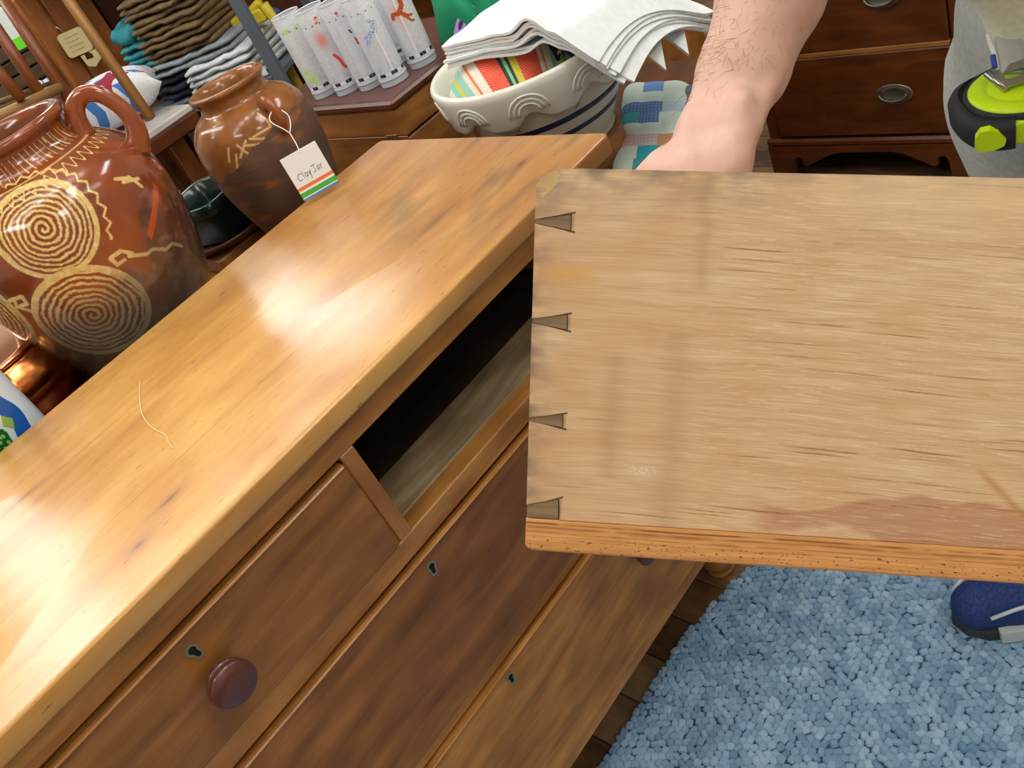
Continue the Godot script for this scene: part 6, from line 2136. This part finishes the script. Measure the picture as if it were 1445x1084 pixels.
	for p in pa:
		var pt := obj("paper_sheet", bx(Vector3(p[4], p[5], 0.002), 0.0004), mat(p[6], 0.8), null, Transform3D(Basis((EX * 0.9 - ED * 0.43).normalized(), Vector3.UP, Vector3.BACK).orthonormalized(), spot(p[1], p[2], p[3])))
		tag(pt, p[0], "paper")
		if p[1] == 4:
			obj("green_edge", bx(Vector3(0.05, 0.028, 0.0026), 0.0004, Vector3(0.0, -0.050, 0.0)), mat(rgb(110, 232, 40), 0.7), pt)
	# patterned towel over the chair's far end
	var ws0 := spot(62, 112, 2.0)
	var tw := thing("checked_towel", "white towel with a crimson and blue pattern hanging behind the red-brown spindles", "towel", Vector3.ZERO)
	obj("cloth", sheet(S(), 10, 14, func(u: float, v: float) -> Vector3: return ws0 + EX * (u * 0.065 - 0.03) + ED * (v * 0.115) + EX * v * 0.055 + EF * 0.01 * sin(u * 6.0), 0.008), mat(Color.WHITE, 0.9, 0.0, star), tw)


# ---------------------------------------------------------------- behind the glasses
func behind() -> void:
	# yellow folding stand
	var ym := mat(rgb(206, 186, 40), 0.45)
	var t := thing("yellow_stand", "yellow folding stand with a blue seat behind the frosted glasses", "stand", Vector3.ZERO)
	var a := spot(372, 6, 2.3)
	var b := spot(428, 92, 2.42)
	obj("post", tube(S(), [a, a.lerp(b, 0.4) + EX * 0.004, b, Vector3(b.x + 0.02, 0.0, b.z)], 0.013, 10), ym, t)
	obj("arm", bx(Vector3(0.10, 0.036, 0.05), 0.006), ym, t, Transform3D(Basis(Vector3(0.5, 0, 0.87), Vector3.UP, Vector3(-0.87, 0, 0.5)).orthonormalized(), spot(354, 26, 2.34)))
	obj("crossbar", tube(S(), [spot(366, 4, 2.3), spot(340, 34, 2.38)], 0.012, 8), ym, t)
	obj("seat", bx(Vector3(0.12, 0.13, 0.05), 0.012), mat(rgb(44, 78, 138), 0.85), t, T(spot(384, 54, 2.5)))
	obj("rear_leg", tube(S(), [spot(384, 54, 2.5), Vector3(spot(384, 54, 2.5).x, 0, spot(384, 54, 2.5).z)], 0.013, 8), ym, t)
	# dark racks deeper in the shop
	var rk := thing("dark_rack", "black shop rack in the gloom behind the yellow stand", "rack", Vector3(2.15, 0, -2.55), deg_to_rad(-62))
	var dk := mat(rgb(24, 26, 30), 0.6)
	for x in [-0.42, 0.0, 0.42]:
		obj("post", bx(Vector3(0.04, 1.7, 0.04), 0.004, Vector3(x, 0.85, 0)), dk, rk)
	for y in [0.3, 0.62, 0.95, 1.25]:
		obj("shelf_board", bx(Vector3(0.88, 0.025, 0.34), 0.004, Vector3(0, y, -0.17)), dk, rk)
	obj("back_panel", bx(Vector3(0.9, 1.7, 0.02), 0.003, Vector3(0, 0.85, -0.35)), dk, rk)
	var bags := [["navy cloth bag on the dark rack, left of two bags", rgb(24, 36, 78), -0.2, 0.95], ["royal blue cloth bag on the dark rack, right of two bags", rgb(40, 70, 140), 0.2, 0.62]]
	var fr := rk.transform
	for g in bags:
		var o := obj("cloth_bag", folded(0.28, 0.20, 0.16, 77), mat(g[1], 0.9), null, fr * T(Vector3(g[2], g[3] + 0.014, -0.13)))
		tag(o, g[0], "bag", "cloth bags on the dark rack")
	# blue-grey upright and brown boards right of the tiger glass
	var gp := spot(622, 20, 2.3)
	var sh := thing("blue_grey_shelf", "blue-grey metal shelf upright with brown boards, right of the tiger glass", "shelf", Vector3(gp.x + 0.27, 0, gp.z - 0.10), 0.0)
	var gm := mat(rgb(92, 106, 122), 0.5, 0.3)
	obj("upright", bx(Vector3(0.05, 1.25, 0.03), 0.003, Vector3(0, 0.625, 0)), gm, sh)
	obj("upright", bx(Vector3(0.05, 1.25, 0.03), 0.003, Vector3(0, 0.625, -0.4)), gm, sh)
	for y in [0.34, 0.52, 0.72, 0.98]:
		obj("board", bx(Vector3(0.30, 0.03, 0.36), 0.003, Vector3(-0.12, y, -0.2)), M.cab2, sh)
	obj("back_board", bx(Vector3(0.02, 1.2, 0.36), 0.003, Vector3(0.02, 0.62, -0.2)), M.walnut, sh)
	var st := obj("wooden_strip", tube(S(true), [spot(636, -20, 2.2), spot(658, 34, 2.24), Vector3(spot(658, 34, 2.24).x, 0.0, spot(658, 34, 2.24).z)], 0.010, 4), mat(rgb(176, 160, 112), 0.6), null)
	tag(st, "pale wooden strip standing right of the blue-grey shelf upright", "strip")




func later() -> Array:
	return [rug, person, tape_measure, far_chest, pine_chest, tables, jug, jar, planter, copper, bowl, napkins, quilt, glasses_box, glasses, clothes, corner, behind]
